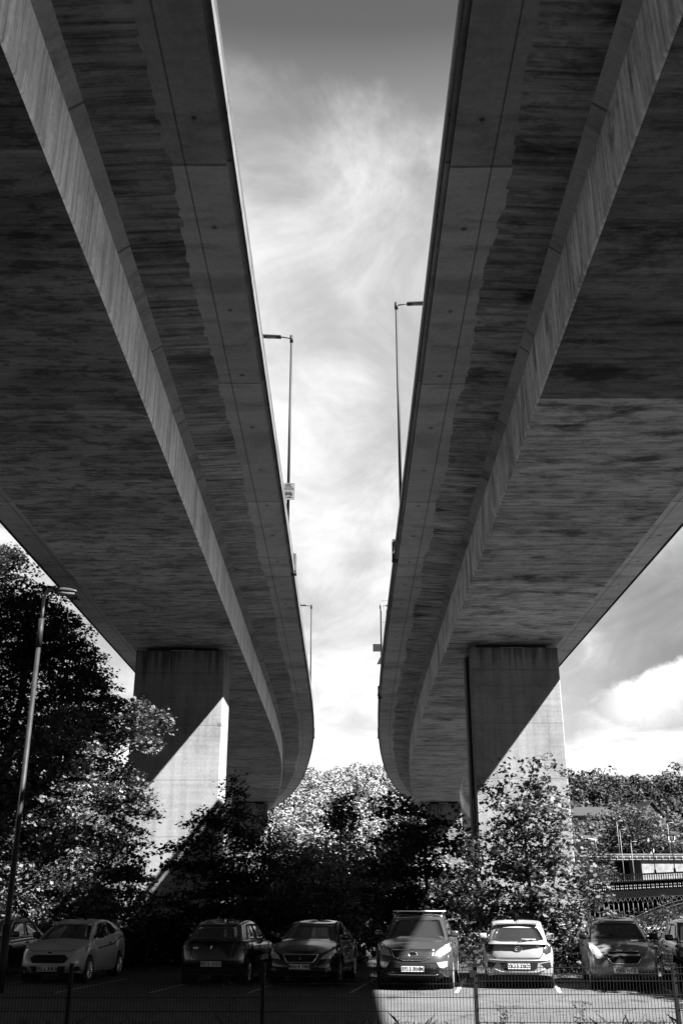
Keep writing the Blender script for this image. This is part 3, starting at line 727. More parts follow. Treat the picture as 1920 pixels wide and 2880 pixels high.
TL = [0, .12, .3, .5, .68, .82, .91, .965, 1.0]
GL = [.93, .975, 1.0, 1.0, .985, .955, .91, .86, .79]
class Car:
    def __init__(s, **k):
        s.__dict__.update(k)
        s.a = k.get('a', .75); s.ar = k.get('ar', .55); s.n = k.get('n', 3.0)
        s.ff = k.get('ff', [.10, .03, 0, .02, .05, .09, .13, .18, .26])
        s.rf = k.get('rf', [.08, .02, 0, .01, .03, .05, .07, .09, .12])
    def zt(s, y): return float(np.interp(y, [p[0] for p in s.top], [p[1] for p in s.top]))
    def wf(s, y):
        w = 1.0
        if y < s.a: w = (1 - (1 - max(y, 0) / s.a) ** s.n) ** (1 / s.n)
        if s.L - y < s.ar: w = min(w, (1 - (1 - max(s.L - y, 0) / s.ar) ** s.n) ** (1 / s.n))
        return w
    def zb(s, y):
        z = s.sill + .06 * (max(0, .5 - y) / .5) + .10 * (max(0, y - s.L + .5) / .5)
        for yw in s.wheels:
            d = abs(y - yw); Ra = s.wr + .055
            if d < Ra: z = max(z, s.wr + math.sqrt(Ra * Ra - d * d))
        return z
    def pt(s, y, t, side=1, off=0.0):
        """surface point of the lower body, t 0..1 up the side"""
        g = float(np.interp(t, TL, GL)); w = s.W / 2 * s.wf(y) * g + off
        z0, z1 = s.zb(y), s.zt(y); z = z0 + (z1 - z0) * t
        yy = y
        if y < .9: yy += float(np.interp(t, TL, s.ff)) * (1 - y / .9)
        if s.L - y < .7: yy -= float(np.interp(t, TL, s.rf)) * (1 - (s.L - y) / .7)
        return Vector((side * w, yy, z))
    def end_y(s, x, z, rear=False):
        """y of the nose (or tail) surface at lateral x, height z"""
        a = s.ar if rear else s.a; d = 0.0
        for _ in range(12):
            y = s.L - d if rear else d
            z0, z1 = s.zb(y), s.zt(y); t = min(1, max(0, (z - z0) / (z1 - z0))); g = float(np.interp(t, TL, GL))
            q = min(.985, abs(x) / (s.W / 2 * g)); d = .5 * d + .5 * a * (1 - (1 - q ** s.n) ** (1 / s.n))
        f = float(np.interp(t, TL, s.rf if rear else s.ff)) * (1 - d / (.7 if rear else .9))
        return s.L - d - f if rear else d + f
    def stations(s):
        st = [0, .002, .008, .02, .045, .08, .13, .2, .29, .4, .52, .64, .76]
        st += [s.L - q for q in (0, .002, .008, .02, .045, .08, .13, .2, .3, .42, .55)]
        y = .9
        while y < s.L - .6: st.append(y); y += .16
        for yw in s.wheels:
            Ra = s.wr + .055
            st += [yw + Ra * math.cos(R(k)) for k in range(0, 181, 15)] + [yw + Ra + .012, yw - Ra - .012]
        st = sorted(st); o = [st[0]]
        for q in st[1:]:
            if q - o[-1] > .0015: o.append(q)
        return o
    def end_patch(s, pts, rear=False, off=.008, thick=None):
        """outline (x,z) laid on the nose or tail; subdivided so that it hugs the curve"""
        P = []
        for i in range(len(pts)):
            a, b = pts[i], pts[(i + 1) % len(pts)]
            n = max(1, int(math.hypot(a[0] - b[0], a[1] - b[1]) / .05))
            P += [(a[0] + (b[0] - a[0]) * k / n, a[1] + (b[1] - a[1]) * k / n) for k in range(n)]
        cx = sum(p[0] for p in P) / len(P); cz = sum(p[1] for p in P) / len(P)
        rings = []
        for q in (1.0, .66, .33):
            rings.append([(cx + (p[0] - cx) * q, cz + (p[1] - cz) * q) for p in P])
        sg = 1 if rear else -1
        vs = [Vector((x, s.end_y(x, z, rear) + sg * off, z)) for r in rings for x, z in r] + [Vector((cx, s.end_y(cx, cz, rear) + sg * off, cz))]
        m = len(P); fs = []
        for r in range(2):
            for k in range(m): k2 = (k + 1) % m; fs.append((r * m + k, r * m + k2, (r + 1) * m + k2, (r + 1) * m + k))
        fs += [(2 * m + k, 2 * m + (k + 1) % m, 3 * m) for k in range(m)]
        if not rear: fs = [tuple(reversed(f)) for f in fs]
        # rim back to the body so that it has depth
        b = len(vs); vs += [Vector((x, s.end_y(x, z, rear) - sg * .01, z)) for x, z in rings[0]]
        fs += [(k, (k + 1) % m, b + (k + 1) % m, b + k) for k in range(m)]
        return vs, fs
    # greenhouse
    def gw(s, t): return s.gwb + (s.gwt - s.gwb) * (t ** 1.25)
    def groof(s, y):
        u = (y - s.yf1) / (s.yr1 - s.yf1); return s.H - .05 * (2 * u - 1) ** 2 - .035 - s.rooffall * max(0, u) ** 2
    def gz(s, y, t): 
        y0 = s.yf0 + (s.yr0 - s.yf0) * min(1, max(0, (y - s.yf0) / (s.yr0 - s.yf0)))
        zb = s.zt(y0) - .03
        return zb + (s.groof(min(max(y, s.yf1), s.yr1)) - zb) * t
    def gf(s, t): return s.yf0 + (s.yf1 - s.yf0) * t
    def gr(s, t): return s.yr0 + (s.yr1 - s.yr0) * (t ** s.rp)
    def G(s, face, a, t, off=0.0):
        w = s.gw(t)
        if face == 'F':
            y = s.gf(t) - s.bow * (1 - a * a) - off; z = s.gz(s.gf(t), t); return Vector((a * (w - .02), y, z + off * .5))
        if face == 'B':
            y = s.gr(t) + s.bowr * (1 - a * a) + off; return Vector((a * (w - .02), y, s.gz(s.gr(t), t) + off * .2))
        y = s.gf(t) + (s.gr(t) - s.gf(t)) * (a + 1) / 2
        sg = 1 if face == 'R' else -1
        w2 = w - .02 * abs(a) ** 6 + off - .05 * max(0, (a - .2) / .8) ** 2
        return Vector((sg * w2, y, s.gz(y, t)))
    def gpatch(s, face, outline, off=.008):
        n = len(outline); P = []
        for i in range(n):
            a, b = outline[i], outline[(i + 1) % n]
            P += [(a[0] + (b[0] - a[0]) * k / 5, a[1] + (b[1] - a[1]) * k / 5) for k in range(5)]
        cx = sum(p[0] for p in P) / len(P); cz = sum(p[1] for p in P) / len(P); m = len(P)
        vs = []
        for q in (1.0, .7, .35): vs += [s.G(face, cx + (p[0] - cx) * q, cz + (p[1] - cz) * q, off) for p in P]
        vs.append(s.G(face, cx, cz, off)); fs = []
        for r in range(2):
            for k in range(m): k2 = (k + 1) % m; fs.append((r * m + k, r * m + k2, (r + 1) * m + k2, (r + 1) * m + k))
        fs += [(2 * m + k, 2 * m + (k + 1) % m, 3 * m) for k in range(m)]
        b = len(vs); vs += [s.G(face, p[0], p[1], -.01) for p in P]
        fs += [(k, (k + 1) % m, b + (k + 1) % m, b + k) for k in range(m)]
        return vs, fs

def plate(parent, name, txt, w, h, size, rear_sign, pos):
    mb = MB(); mb.box((0, 0, 0), (w, .012, h), 0, 0, 0)
    vs, fs = text_geo(txt, size, .004, 1.12); sg = rear_sign
    # lettering stands in the x-z plane, readable from outside
    mb.add([Vector((v.x * sg * -1 if sg > 0 else v.x, sg * .0075, v.y)) for v in vs], fs, 1)
    o = mb.build(name, [m_plate, m_ink], parent); o.location = pos; return o

def build_car(name, loc, yaw, label, body_mat, c, rear_view=False, txt='', rim_spokes=5, extra=None, group='cars parked in the row behind the fence'):
    # local frame: nose at y=0 pointing to -y; wrapper puts the visible end at loc
    root = empty(name, loc, yaw, label, 'car', group)
    oy = -c.L if rear_view else 0.0
    def add(mb, nm, mats, par=None):
        o = mb.build(nm, mats, par or root)
        return o
    st = c.stations(); mb = MB(); nt = len(TL)
    lat = [.62, .4, .2, 0]
    ring = []
    for y in st:
        row = []
        for sd in (-1, 1):
            pts = [c.pt(y, t, sd) for t in TL]
            e = pts[-1]; crown = c.crown if .3 < y < c.L - .2 else c.crown * .5
            extra_pts = [Vector((sd * abs(e.x) * q / .79 * 1.0 if False else e.x * q, e.y, e.z + crown * (1 - q * q))) for q in lat]
            row.append(pts + extra_pts)
        left, right = row
        full = left + right[::-1][1:]
        ring.append(full)
    n = len(ring[0]); b = 0
    for r in ring: mb.v.extend([tuple(p) for p in r])
    for i in range(len(ring) - 1):
        for k in range(n - 1):
            mb.face((i * n + k, i * n + k + 1, (i + 1) * n + k + 1, (i + 1) * n + k)[::-1], 0, None, True)
    # greenhouse shell
    ts = [0, .12, .3, .5, .7, .85, .94, 1.0]; na = 8
    al = [-1 + 2 * k / na for k in range(na + 1)]; asd = [-1 + 2 * k / 14 for k in range(15)]
    b0 = len(mb.v); per = []
    def ringpts(t, inset=0.0):
        P = [c.G('F', a, t) for a in al] + [c.G('R', a, t) for a in asd[1:-1]] + [c.G('B', a, t) for a in al[::-1]] + [c.G('L', a, t) for a in asd[::-1][1:-1]]
        return P
    rp = [ringpts(t) for t in ts]
    cx = Vector((0, (c.yf1 + c.yr1) / 2, 0))
    top = rp[-1]
    def inset(P, q, dz):
        out = []
        for p in P:
            yy = cx.y + (p.y - cx.y) * q; xx = p.x * q
            out.append(Vector((xx, yy, p.z + dz)))
        return out
    rp += [inset(top, .975, .018), inset(top, .90, .033), inset(top, .70, .047), inset(top, .4, .055), inset(top, .1, .058)]
    m = len(rp[0])
    for P in rp: mb.v.extend([tuple(p) for p in P])
    for i in range(len(rp) - 1):
        for k in range(m):
            k2 = (k + 1) % m
            mb.face((b0 + i * m + k, b0 + i * m + k2, b0 + (i + 1) * m + k2, b0 + (i + 1) * m + k), 0, None, True)
    mb.face([b0 + (len(rp) - 1) * m + k for k in range(m)], 0, None, True)
    add(mb, 'body', body_mat)
    mb = MB(); mb.box((0, c.L / 2, c.sill + .16), (c.W - .5, c.L - .35, .30)); mb.box((0, c.L / 2, c.sill + .36), (c.W - .56, c.L - .5, .28))
    for yw in c.wheels: pass
    add(mb, 'underbody', m_black)
    # glass
    def glass(nm, face, outl):
        mb = MB(); mb.add(*c.gpatch(face, outl), 0, True); return add(mb, nm, m_glass)
    glass('windscreen', 'F', [(-.93, .09), (.93, .09), (.90, .5), (.87, .93), (-.87, .93), (-.90, .5)])
    glass('rear_window', 'B', c.rearwin)
    for f in ('L', 'R'):
        for ol in c.sidewins: glass('side_window', f, ol)
    # wheels
    for sd in (-1, 1):
        for yw in c.wheels:
            M = Matrix.Translation((sd * (c.W / 2 - .115), yw, c.wr)) @ Matrix.Rotation(0 if sd > 0 else math.pi, 4, 'Z')
            mb = MB(); w = .10; r = c.wr; ri = r * .66
            mb.lathe([(ri, -w), (r * .93, -w), (r * .985, -w * .8), (r, -w * .4), (r, w * .4), (r * .985, w * .8), (r * .93, w), (ri, w * .92), (ri, -w)], 28, M)
            tyre = add(mb, 'wheel', m_tyre)
            mb = MB(); mb.lathe([(ri, w * .92), (ri * .93, w * .9), (ri * .9, w * .35), (ri * .9, -w * .5)], 28, M)
            mb.lathe([(ri * .22, w * .82), (.001, w * .86)], 16, M); mb.lathe([(ri * .22, w * .2), (ri * .22, w * .82)], 16, M)
            for k in range(rim_spokes):
                an = 2 * math.pi * k / rim_spokes + .3
                for dd in (-.17, .17):
                    p0 = M @ Vector((w * .74, math.cos(an) * ri * .15, math.sin(an) * ri * .15)); p1 = M @ Vector((w * .84, math.cos(an + dd) * ri * .93, math.sin(an + dd) * ri * .93))
                    mb.tube([p0, p1], [.020, .016], 5, 0, True, False)
            add(mb, 'rim', m_rim, tyre)
            mb = MB(); mb.lathe([(ri * .88, w * .1), (.001, w * .1)], 20, M); add(mb, 'brake_disc', m_black, tyre)
            mb = MB(); Ra = c.wr + .05; M2 = Matrix.Translation((sd * (c.W / 2 - .30), yw, c.wr)) @ Matrix.Rotation(0 if sd > 0 else math.pi, 4, 'Z')
            mb.lathe([(Ra * 1.02, .25), (Ra * 1.02, -.0), (.001, 0)], 24, M2); add(mb, 'wheel_well', m_black)
    # lamps, grille, intakes
    for nm, mat, outl, rear, off in c.details:
        sides = (1,) if abs(sum(p[0] for p in outl)) < 1e-6 else (-1, 1)
        for sd in sides:
            mb = MB(); o2 = [(p[0] * sd, p[1]) for p in outl]
            if sd < 0: o2 = o2[::-1]
            mb.add(*c.end_patch(o2, rear, off), 0, False)
            add(mb, nm, mat)
    for nm, mat, pts, rad, rear in c.lines:        # chrome bars, seams and mouldings on nose or tail
        mb = MB(); P = []
        for i in range(len(pts) - 1):
            a, b = pts[i], pts[i + 1]; k = max(1, int(math.hypot(a[0] - b[0], a[1] - b[1]) / .06))
            P += [(a[0] + (b[0] - a[0]) * j / k, a[1] + (b[1] - a[1]) * j / k) for j in range(k)]
        P.append(pts[-1]); sg = 1 if rear else -1
        mb.tube([(x, c.end_y(x, z, rear) + sg * .012, z) for x, z in P], rad, 5)
        add(mb, nm, mat)
    # door seams, handles, side moulding
    for sd in (-1, 1):
        for seam in c.seams:
            mb = MB(); mb.tube([c.pt(y, t, sd, .001) for y, t in seam], .005, 4); add(mb, 'door_seam', m_ink)
        for y in c.handles:
            p = c.pt(y, .80, sd, .012); mb = MB(); mb.box(p, (.03, .17, .035), 0, 0, .01); add(mb, 'door_handle', c.handle_mat)
        # mirror
        p = c.G('R' if sd > 0 else 'L', -.80, .10)
        mb = MB(); mb.box((sd * (abs(p.x) + .16), p.y - .02, p.z + .08), (.20, .13, .145), 0, sd * .25, .045); mb.box((sd * (abs(p.x) + .04), p.y - .01, p.z + .04), (.12, .05, .05), 0, 0, .01)
        o = add(mb, 'door_mirror', c.mirror_mat or body_mat)
        for pl in o.data.polygons: pl.use_smooth = True
    if txt:
        rear = rear_view; x, z = 0, c.plate_z
        y = c.end_y(0, z, rear) + (.024 if rear else -.024)
        plate(root, 'number_plate', txt, .52, .115, .105, 1 if rear else -1, (0, y, z))
    if extra: extra(root, c, add)
    if rear_view:
        # turn the whole thing so that its tail faces the camera and stands at loc
        a = yaw + math.pi; root.rotation_euler = (0, 0, a)
        root.location = Vector(loc) + Matrix.Rotation(a, 3, 'Z') @ Vector((0, -c.L, 0)) * 1.0
    return root
def roof_bits(root, c, add, rails=True, antenna=None, bars=None, mat=None):
    if rails:
        for sd in (-1, 1):
            mb = MB(); x = sd * (c.gw(1) - .05); n = 8; P = []
            for k in range(n + 1):
                y = c.yf1 + .12 + (c.yr1 - c.yf1 - .3) * k / n; P.append((x, y, c.groof(y) + .03 + .055 * math.sin(math.pi * k / n) ** .35))
            mb.tube(P, .017, 6); add(mb, 'roof_rail', mat or m_chrome)
    if antenna is not None:
        mb = MB(); y = antenna; z = c.groof(y) + .05; mb.tube([(0, y, z), (0, y + .02, z + .03), (0, y + .09, z + .20)], [.018, .006, .003], 6); add(mb, 'aerial', m_black)
    for y in (bars or []):
        mb = MB(); z = c.groof(y) + .14; mb.box((0, y, z), (1.30, .06, .03), 0, 0, .008); add(mb, 'roof_bar', simple('bar_metal', .7, .4, .4))
        mb = MB()
        for sd in (-1, 1): mb.box((sd * (c.gw(1) - .05), y, z - .05), (.06, .08, .09), 0, 0, .01)
        add(mb, 'roof_bar_foot', m_black)

def badge_text(txt, size, x, z, rear, mat, nm='badge', oval=None, ring=False):
    def f(root, c, add):
        sg = 1 if rear else -1; y = c.end_y(x, z, rear)
        mb = MB()
        if oval:
            rx, rz = oval; n = 24; vs = [Vector((x, y + sg * .030, z))] + [Vector((x + rx * math.cos(2 * math.pi * k / n), y + sg * .030, z + rz * math.sin(2 * math.pi * k / n))) for k in range(n)]
            if not ring: mb.add(vs, [(0, 1 + k, 1 + (k + 1) % n) for k in range(n)], 0)
            mb.tube([v + Vector((0, 0, 0)) for v in vs[1:]] + [vs[1]], .009, 5, 1)
        if txt:
            vs, fs = text_geo(txt, size, .003)
            mb.add([Vector((x + (-v.x if rear else v.x), y + sg * .034, z + v.y)) for v in vs], fs, 1)
        add(mb, nm, [mat, m_chrome])
    return f

def spec(L, W, H, wheels, wr, top, g, **k):
    d = dict(L=L, W=W, H=H, wheels=wheels, wr=wr, top=top, yf0=g[0], yf1=g[1], yr1=g[2], yr0=g[3], gwb=W / 2 * k.pop('gb', .855), gwt=W / 2 * k.pop('gt', .68),
             sill=.22, crown=.05, bow=.10, bowr=.07, rp=1.0, rooffall=.03, handles=[g[0] + 1.35], handle_mat=m_black, mirror_mat=None, plate_z=.45,
             rearwin=[(-.86, .16), (.86, .16), (.80, .86), (-.80, .86)],
             sidewins=[[(-.83, .10), (-.06, .08), (-.10, .88), (-.80, .88)], [(.0, .08), (.62, .12), (.50, .88), (-.04, .88)]],
             seams=[[(g[0] + .25, .18), (g[0] + .22, .6), (g[0] + .28, .98)], [(g[0] + 1.30, .14), (g[0] + 1.32, .98)]], details=[], lines=[])
    d.update(k); return Car(**d)
YAW = -R(8.5)
B, T_ = False, True
# dark metallic sport utility car with roof bars
c = spec(4.44, 1.85, 1.62, [.93, 3.57], .35, [(0, .86), (.06, .90), (.3, .965), (.9, 1.05), (1.25, 1.09), (3.5, 1.15), (4.1, 1.13), (4.44, 1.0)], (1.08, 1.86, 3.7, 4.3), gt=.70,
         plate_z=.47, sill=.26, a=.85, mirror_mat=None,
         details=[('grille', m_black, [(-.50, .865), (.50, .865), (.43, .72), (.22, .655), (-.22, .655), (-.43, .72)], B, .010),
                  ('headlight', m_lamp, [(.50, .74), (.56, .84), (.74, .97), (.845, 1.00), (.86, .84), (.72, .76)], B, .012),
                  ('intake', m_black, [(-.62, .60), (.62, .60), (.60, .40), (.48, .33), (-.48, .33), (-.60, .40)], B, .008),
                  ('fog_lamp', m_lamp, [(.56, .60), (.80, .63), (.80, .52), (.70, .48), (.62, .50)], B, .016)],
         lines=[('chrome_bar', m_chrome, [(-.50, .87), (.50, .87)], .012, B), ('chrome_bar', m_chrome, [(-.51, .87), (-.44, .715), (-.22, .648), (.22, .648), (.44, .715), (.51, .87)], .010, B),
                ('grille_bar', m_bar, [(-.44, .82), (.44, .82)], .005, B), ('grille_bar', m_bar, [(-.44, .785), (.44, .785)], .005, B), ('grille_bar', m_bar, [(-.43, .75), (.43, .75)], .005, B), ('grille_bar', m_bar, [(-.40, .715), (.40, .715)], .005, B),
                ('bumper_trim', m_chrome, [(-.60, .34), (.60, .34)], .009, B), ('bonnet_seam', m_ink, [(-.74, .93), (-.48, .885), (.48, .885), (.74, .93)], .006, B)])
def kx(root, c, add):
    roof_bits(root, c, add, True, None, [c.yf1 + .35, c.yf1 + 1.3])
    badge_text('KIA', .085, 0, .785, B, m_ink, 'badge', (.10, .052))(root, c, add)
    mb = MB()
    for sd in (-1, 1): mb.tube([c.G('F', -.1 + sd * .1, .02, .03), c.G('F', sd * .55 - .3, .10, .035)], .008, 4)
    add(mb, 'wiper', m_black)
    mb = MB(); y = c.yf1 + .9; z = c.groof(y) + .05; mb.tube([(.1, y, z), (.1, y, z + .28)], .005, 4); add(mb, 'aerial', m_black)
build_car('parked_car', (1.66, 25.55, 0), YAW, 'dark metallic off-road car with roof bars, half in sun, chrome-edged grille facing the fence', paint('graphite', .06, .22, .7), c, False, 'EF13 BNM', 5, kx)

# silver small hatchback seen from behind
c = spec(3.67, 1.66, 1.49, [.70, 3.08], .285, [(0, .74), (.25, .86), (.85, .98), (1.2, 1.0), (3.0, 1.02), (3.45, 1.04), (3.62, 1.0), (3.67, .97)], (.80, 1.62, 3.20, 3.56), gt=.74, gb=.87,
         plate_z=.50, ar=.42, bowr=.12, rf=[.02, 0, 0, .0, .02, .05, .07, .08, .10],
         rearwin=[(-.90, .20), (-.55, .13), (.55, .13), (.90, .20), (.86, .62), (.80, .90), (-.80, .90), (-.86, .62)],
         details=[('tail_light', m_tail, [(.58, 1.02), (.60, .82), (.66, .76), (.77, .80), (.80, .98), (.74, 1.03)], T_, .014),
                  ('rear_reflector', m_black, [(.52, .56), (.74, .60), (.76, .48), (.66, .44)], T_, .010),
                  ('plate_recess', m_black, [(-.45, .57), (.45, .57), (.42, .46), (.34, .41), (-.34, .41), (-.42, .46)], T_, .008)],
         lines=[('tailgate_seam', m_ink, [(-.62, .96), (-.58, .78), (-.50, .685), (.50, .685), (.58, .78), (.62, .96)], .007, T_),
                ('bumper_crease', paint('silver', .24, .3, .5), [(-.74, .64), (-.40, .625), (.40, .625), (.74, .64)], .016, T_),
                ('bumper_crease', paint('silver', .24, .3, .5), [(-.60, .44), (-.42, .375), (.42, .375), (.60, .44)], .014, T_)])
def hx(root, c, add):
    roof_bits(root, c, add, False, c.yr1 - .15)
    badge_text('H', .085, 0, .885, T_, paint('silver', .24), 'badge', (.085, .052), True)(root, c, add)
    badge_text('i10', .07, -.47, .93, T_, m_ink, 'model_lettering')(root, c, add)
    mb = MB(); mb.tube([c.G('B', 0, .10, .03), c.G('B', -.5, .20, .03)], .009, 4); add(mb, 'wiper', m_black)
    mb = MB(); mb.box((0, c.yr1 + .04, c.H - .055), (1.02, .20, .035), 0, 0, .012); add(mb, 'spoiler', paint('silver', .24, .3, .5))
    mb = MB(); p = c.G('B', -.38, .22, .012); mb.box(p, (.34, .01, .03)); add(mb, 'window_sticker', m_plate)
build_car('parked_car', (4.22, 26.0, 0), YAW, 'small silver hatchback in full sun showing its rear window and tailgate', paint('silver', .24, .3, .5), c, True, 'YK15 DKY', 5, hx)

# grey mini hatchback, front view, right
m_grey = paint('mid_grey', .12, .3, .5)
c = spec(3.64, 1.60, 1.55, [.72, 3.09], .29, [(0, .80), (.06, .84), (.3, .92), (.8, 1.02), (1.1, 1.05), (3.2, 1.10), (3.64, 1.0)], (.78, 1.60, 3.15, 3.55), gt=.71, gb=.87, a=.65, plate_z=.44, mirror_mat=m_black,
         details=[('grille', m_black, [(-.40, .74), (.40, .74), (.32, .62), (.26, .585), (-.26, .585), (-.32, .62)], B, .010), ('upper_grille', m_black, [(-.36, .835), (.36, .835), (.34, .79), (-.34, .79)], B, .010),
                  ('headlight', m_lamp, [(.44, .70), (.52, .82), (.66, 1.0), (.76, 1.02), (.74, .78), (.62, .68)], B, .012),
                  ('intake', m_black, [(-.40, .37), (.40, .37), (.36, .30), (-.36, .30)], B, .008)],
         lines=[('chrome_bar', m_chrome, [(-.36, .84), (.36, .84)], .008, B), ('grille_bar', m_chrome, [(-.36, .765), (.36, .765)], .013, B), ('chrome_bar', m_rim, [(-.41, .745), (-.32, .61), (-.26, .577), (.26, .577), (.32, .61), (.41, .745)], .008, B)])
def sx(root, c, add):
    roof_bits(root, c, add, True, c.yf1 + .25)
    mb = MB(); y = c.end_y(0, .765, B) - .03
    mb.box((0, y, .765), (.17, .012, .028), 0, 0, .004); mb.box((0, y - .004, .765), (.06, .012, .055), 0, 0, .004); add(mb, 'badge', m_rim)
    mb = MB(); mb.tube([c.G('F', .2, .03, .03), c.G('F', .8, .08, .035)], .008, 4); add(mb, 'wiper', m_black)
build_car('parked_car', (6.62, 25.5, 0), YAW, 'small grey hatchback with roof rails and upswept headlights, in shade beside the silver one', m_grey, c, False, 'FJ62 HYZ', 5, sx)

# dark car at the frame's right
c = spec(4.1, 1.74, 1.50, [.82, 3.40], .31, [(0, .74), (.2, .84), (.9, .98), (1.2, 1.0), (3.3, 1.05), (4.0, 1.02), (4.1, .96)], (.95, 1.75, 3.3, 3.95), plate_z=.45,
         details=[('headlight', m_lamp, [(.5, .66), (.6, .78), (.78, .84), (.80, .70)], B, .012), ('grille', m_black, [(-.42, .66), (.42, .66), (.36, .50), (-.36, .50)], B, .01), ('intake', m_black, [(-.5, .38), (.5, .38), (.4, .28), (-.4, .28)], B, .01)],
         lines=[('chrome_bar', m_chrome, [(-.40, .67), (.40, .67)], .008, B)])
build_car('parked_car', (8.88, 25.7, 0), YAW, 'black car cut by the photo edge at the far right end of the row', paint('black', .02, .15, .2), c, False, 'WR09 TKO', 5, lambda r, c, a: roof_bits(r, c, a, False, None))

# dark hatchback, front, chrome framed trapezoid grille
c = spec(4.26, 1.81, 1.46, [.87, 3.50], .32, [(0, .74), (.05, .78), (.25, .85), (.9, .96), (1.3, 1.0), (3.4, 1.04), (4.1, 1.02), (4.26, .96)], (1.15, 1.98, 3.45, 4.1), gt=.66, plate_z=.46,
         details=[('grille', m_black, [(-.44, .72), (.44, .72), (.32, .56), (-.32, .56)], B, .010), ('headlight', m_lamp, [(.50, .62), (.56, .70), (.80, .85), (.83, .76), (.74, .64)], B, .012),
                  ('intake', m_black, [(-.55, .38), (.55, .38), (.48, .27), (-.48, .27)], B, .008), ('fog_lamp', m_lamp, [(.60, .40), (.74, .42), (.74, .36), (.62, .35)], B, .012)],
         lines=[('chrome_bar', m_chrome, [(-.44, .725), (.44, .725), (.32, .552), (-.32, .552), (-.44, .725)], .009, B)])
def tx(root, c, add):
    roof_bits(root, c, add, False, c.yr1 - .2); badge_text('S', .085, 0, .64, B, m_chrome, 'badge')(root, c, add)
    mb = MB(); mb.tube([c.G('F', .1, .02, .03), c.G('F', -.5, .09, .035)], .008, 4); add(mb, 'wiper', m_black)
build_car('parked_car', (-1.02, 26.6, 0), YAW, 'near-black hatchback in shade left of the car with roof bars, thin chrome-framed grille', paint('black_blue', .006, .2, .0), c, False, 'MA14 YMS', 6, tx)

# dark hatchback seen from behind
c = spec(4.0, 1.73, 1.49, [.82, 3.38], .30, [(0, .74), (.3, .86), (.9, .96), (1.2, 1.0), (3.3, 1.04), (3.85, 1.04), (4.0, .99)], (1.0, 1.8, 3.35, 3.86), gt=.68, plate_z=.50, ar=.5,
         details=[('tail_light', m_tail, [(.56, .96), (.54, .86), (.70, .80), (.80, .84), (.80, .99)], T_, .014)],
         lines=[('tailgate_seam', m_ink, [(-.58, .94), (-.56, .72), (-.46, .62), (.46, .62), (.56, .72), (.58, .94)], .006, T_), ('bumper_crease', paint('black_blue', .006), [(-.74, .56), (0, .59), (.74, .56)], .012, T_)])
def rx(root, c, add):
    roof_bits(root, c, add, False, c.yf1 + .4)
    mb = MB(); y = c.end_y(0, .86, T_) + .025; d = .055
    mb.tube([(0, y, .86 + d), (d * .62, y, .86), (0, y, .86 - d), (-d * .62, y, .86), (0, y, .86 + d), (d * .62, y, .86)], .011, 5, 0); add(mb, 'badge', m_chrome)
    badge_text('CLIO', .055, .42, .86, T_, m_chrome, 'model_lettering')(root, c, add)
build_car('parked_car', (-3.22, 27.0, 0), YAW, 'near-black hatchback with its tail to the fence, diamond badge on the tailgate', paint('black_brown', .006, .2, .0), c, True, 'FE12 UGX', 6, rx)

# white small three-door hatchback, front view
m_white = paint('white', .20, .35, .0)
c = spec(3.97, 1.72, 1.48, [.80, 3.29], .305, [(0, .76), (.05, .80), (.3, .88), (.9, .98), (1.3, 1.02), (2.4, 1.06), (3.3, 1.16), (3.8, 1.12), (3.97, 1.0)], (1.0, 1.80, 3.3, 3.85), gt=.66, plate_z=.36, a=.8, mirror_mat=m_black, rp=.9,
         sidewins=[[(-.83, .08), (-.02, .07), (-.06, .90), (-.80, .90)], [(.02, .07), (.50, .12), (.62, .42), (.46, .84), (.20, .90), (-.02, .90)]],
         handles=[2.35], seams=[[(1.2, .16), (1.18, .6), (1.25, .98)], [(2.55, .12), (2.60, .97)]],
         details=[('grille', m_black, [(-.40, .68), (.40, .68), (.50, .60), (.42, .49), (-.42, .49), (-.50, .60)], B, .010), ('headlight', m_lamp, [(.52, .68), (.60, .76), (.76, .86), (.82, .90), (.82, .80), (.68, .69)], B, .013),
                  ('intake', m_black, [(-.46, .42), (.46, .42), (.40, .28), (-.40, .28)], B, .008), ('fog_lamp', m_black, [(.54, .38), (.74, .42), (.76, .32), (.60, .28)], B, .010)],
         lines=[('bonnet_seam', m_ink, [(-.60, .80), (-.5, .765), (.5, .765), (.60, .80)], .006, B)])
def fx(root, c, add):
    roof_bits(root, c, add, False, c.yf1 + .25); badge_text('', .05, 0, .725, B, m_ink, 'badge', (.07, .03))(root, c, add)
    for sd in (-1, 1):
        mb = MB(); mb.tube([c.pt(y, .72 + .02 * (y - 1.3), sd, .006) for y in np.linspace(1.35, 3.5, 9)], .018, 4); add(mb, 'side_moulding', m_black)
build_car('parked_car', (-7.40, 27.5, 0), -R(6), 'white three-door hatchback, leftmost whole car, nose to the fence', m_white, c, False, 'YB14 WKA', 7, fx)
# car mostly cut off at the left
c = spec(4.2, 1.75, 1.5, [.85, 3.45], .31, [(0, .74), (.2, .84), (.9, .98), (1.2, 1.0), (3.3, 1.05), (4.1, 1.02), (4.2, .96)], (.95, 1.75, 3.3, 3.95),
         details=[('headlight', m_lamp, [(.5, .66), (.6, .78), (.78, .84), (.80, .70)], B, .012), ('grille', m_black, [(-.42, .66), (.42, .66), (.36, .50), (-.36, .50)], B, .01)])
build_car('parked_car', (-10.05, 28.8, 0), -R(6), 'dark car mostly hidden behind the white hatchback and the lamp post', paint('black_green', .02, .2, .2), c, False, 'ND58 FLR', 5, lambda r, c, a: roof_bits(r, c, a, False, None))

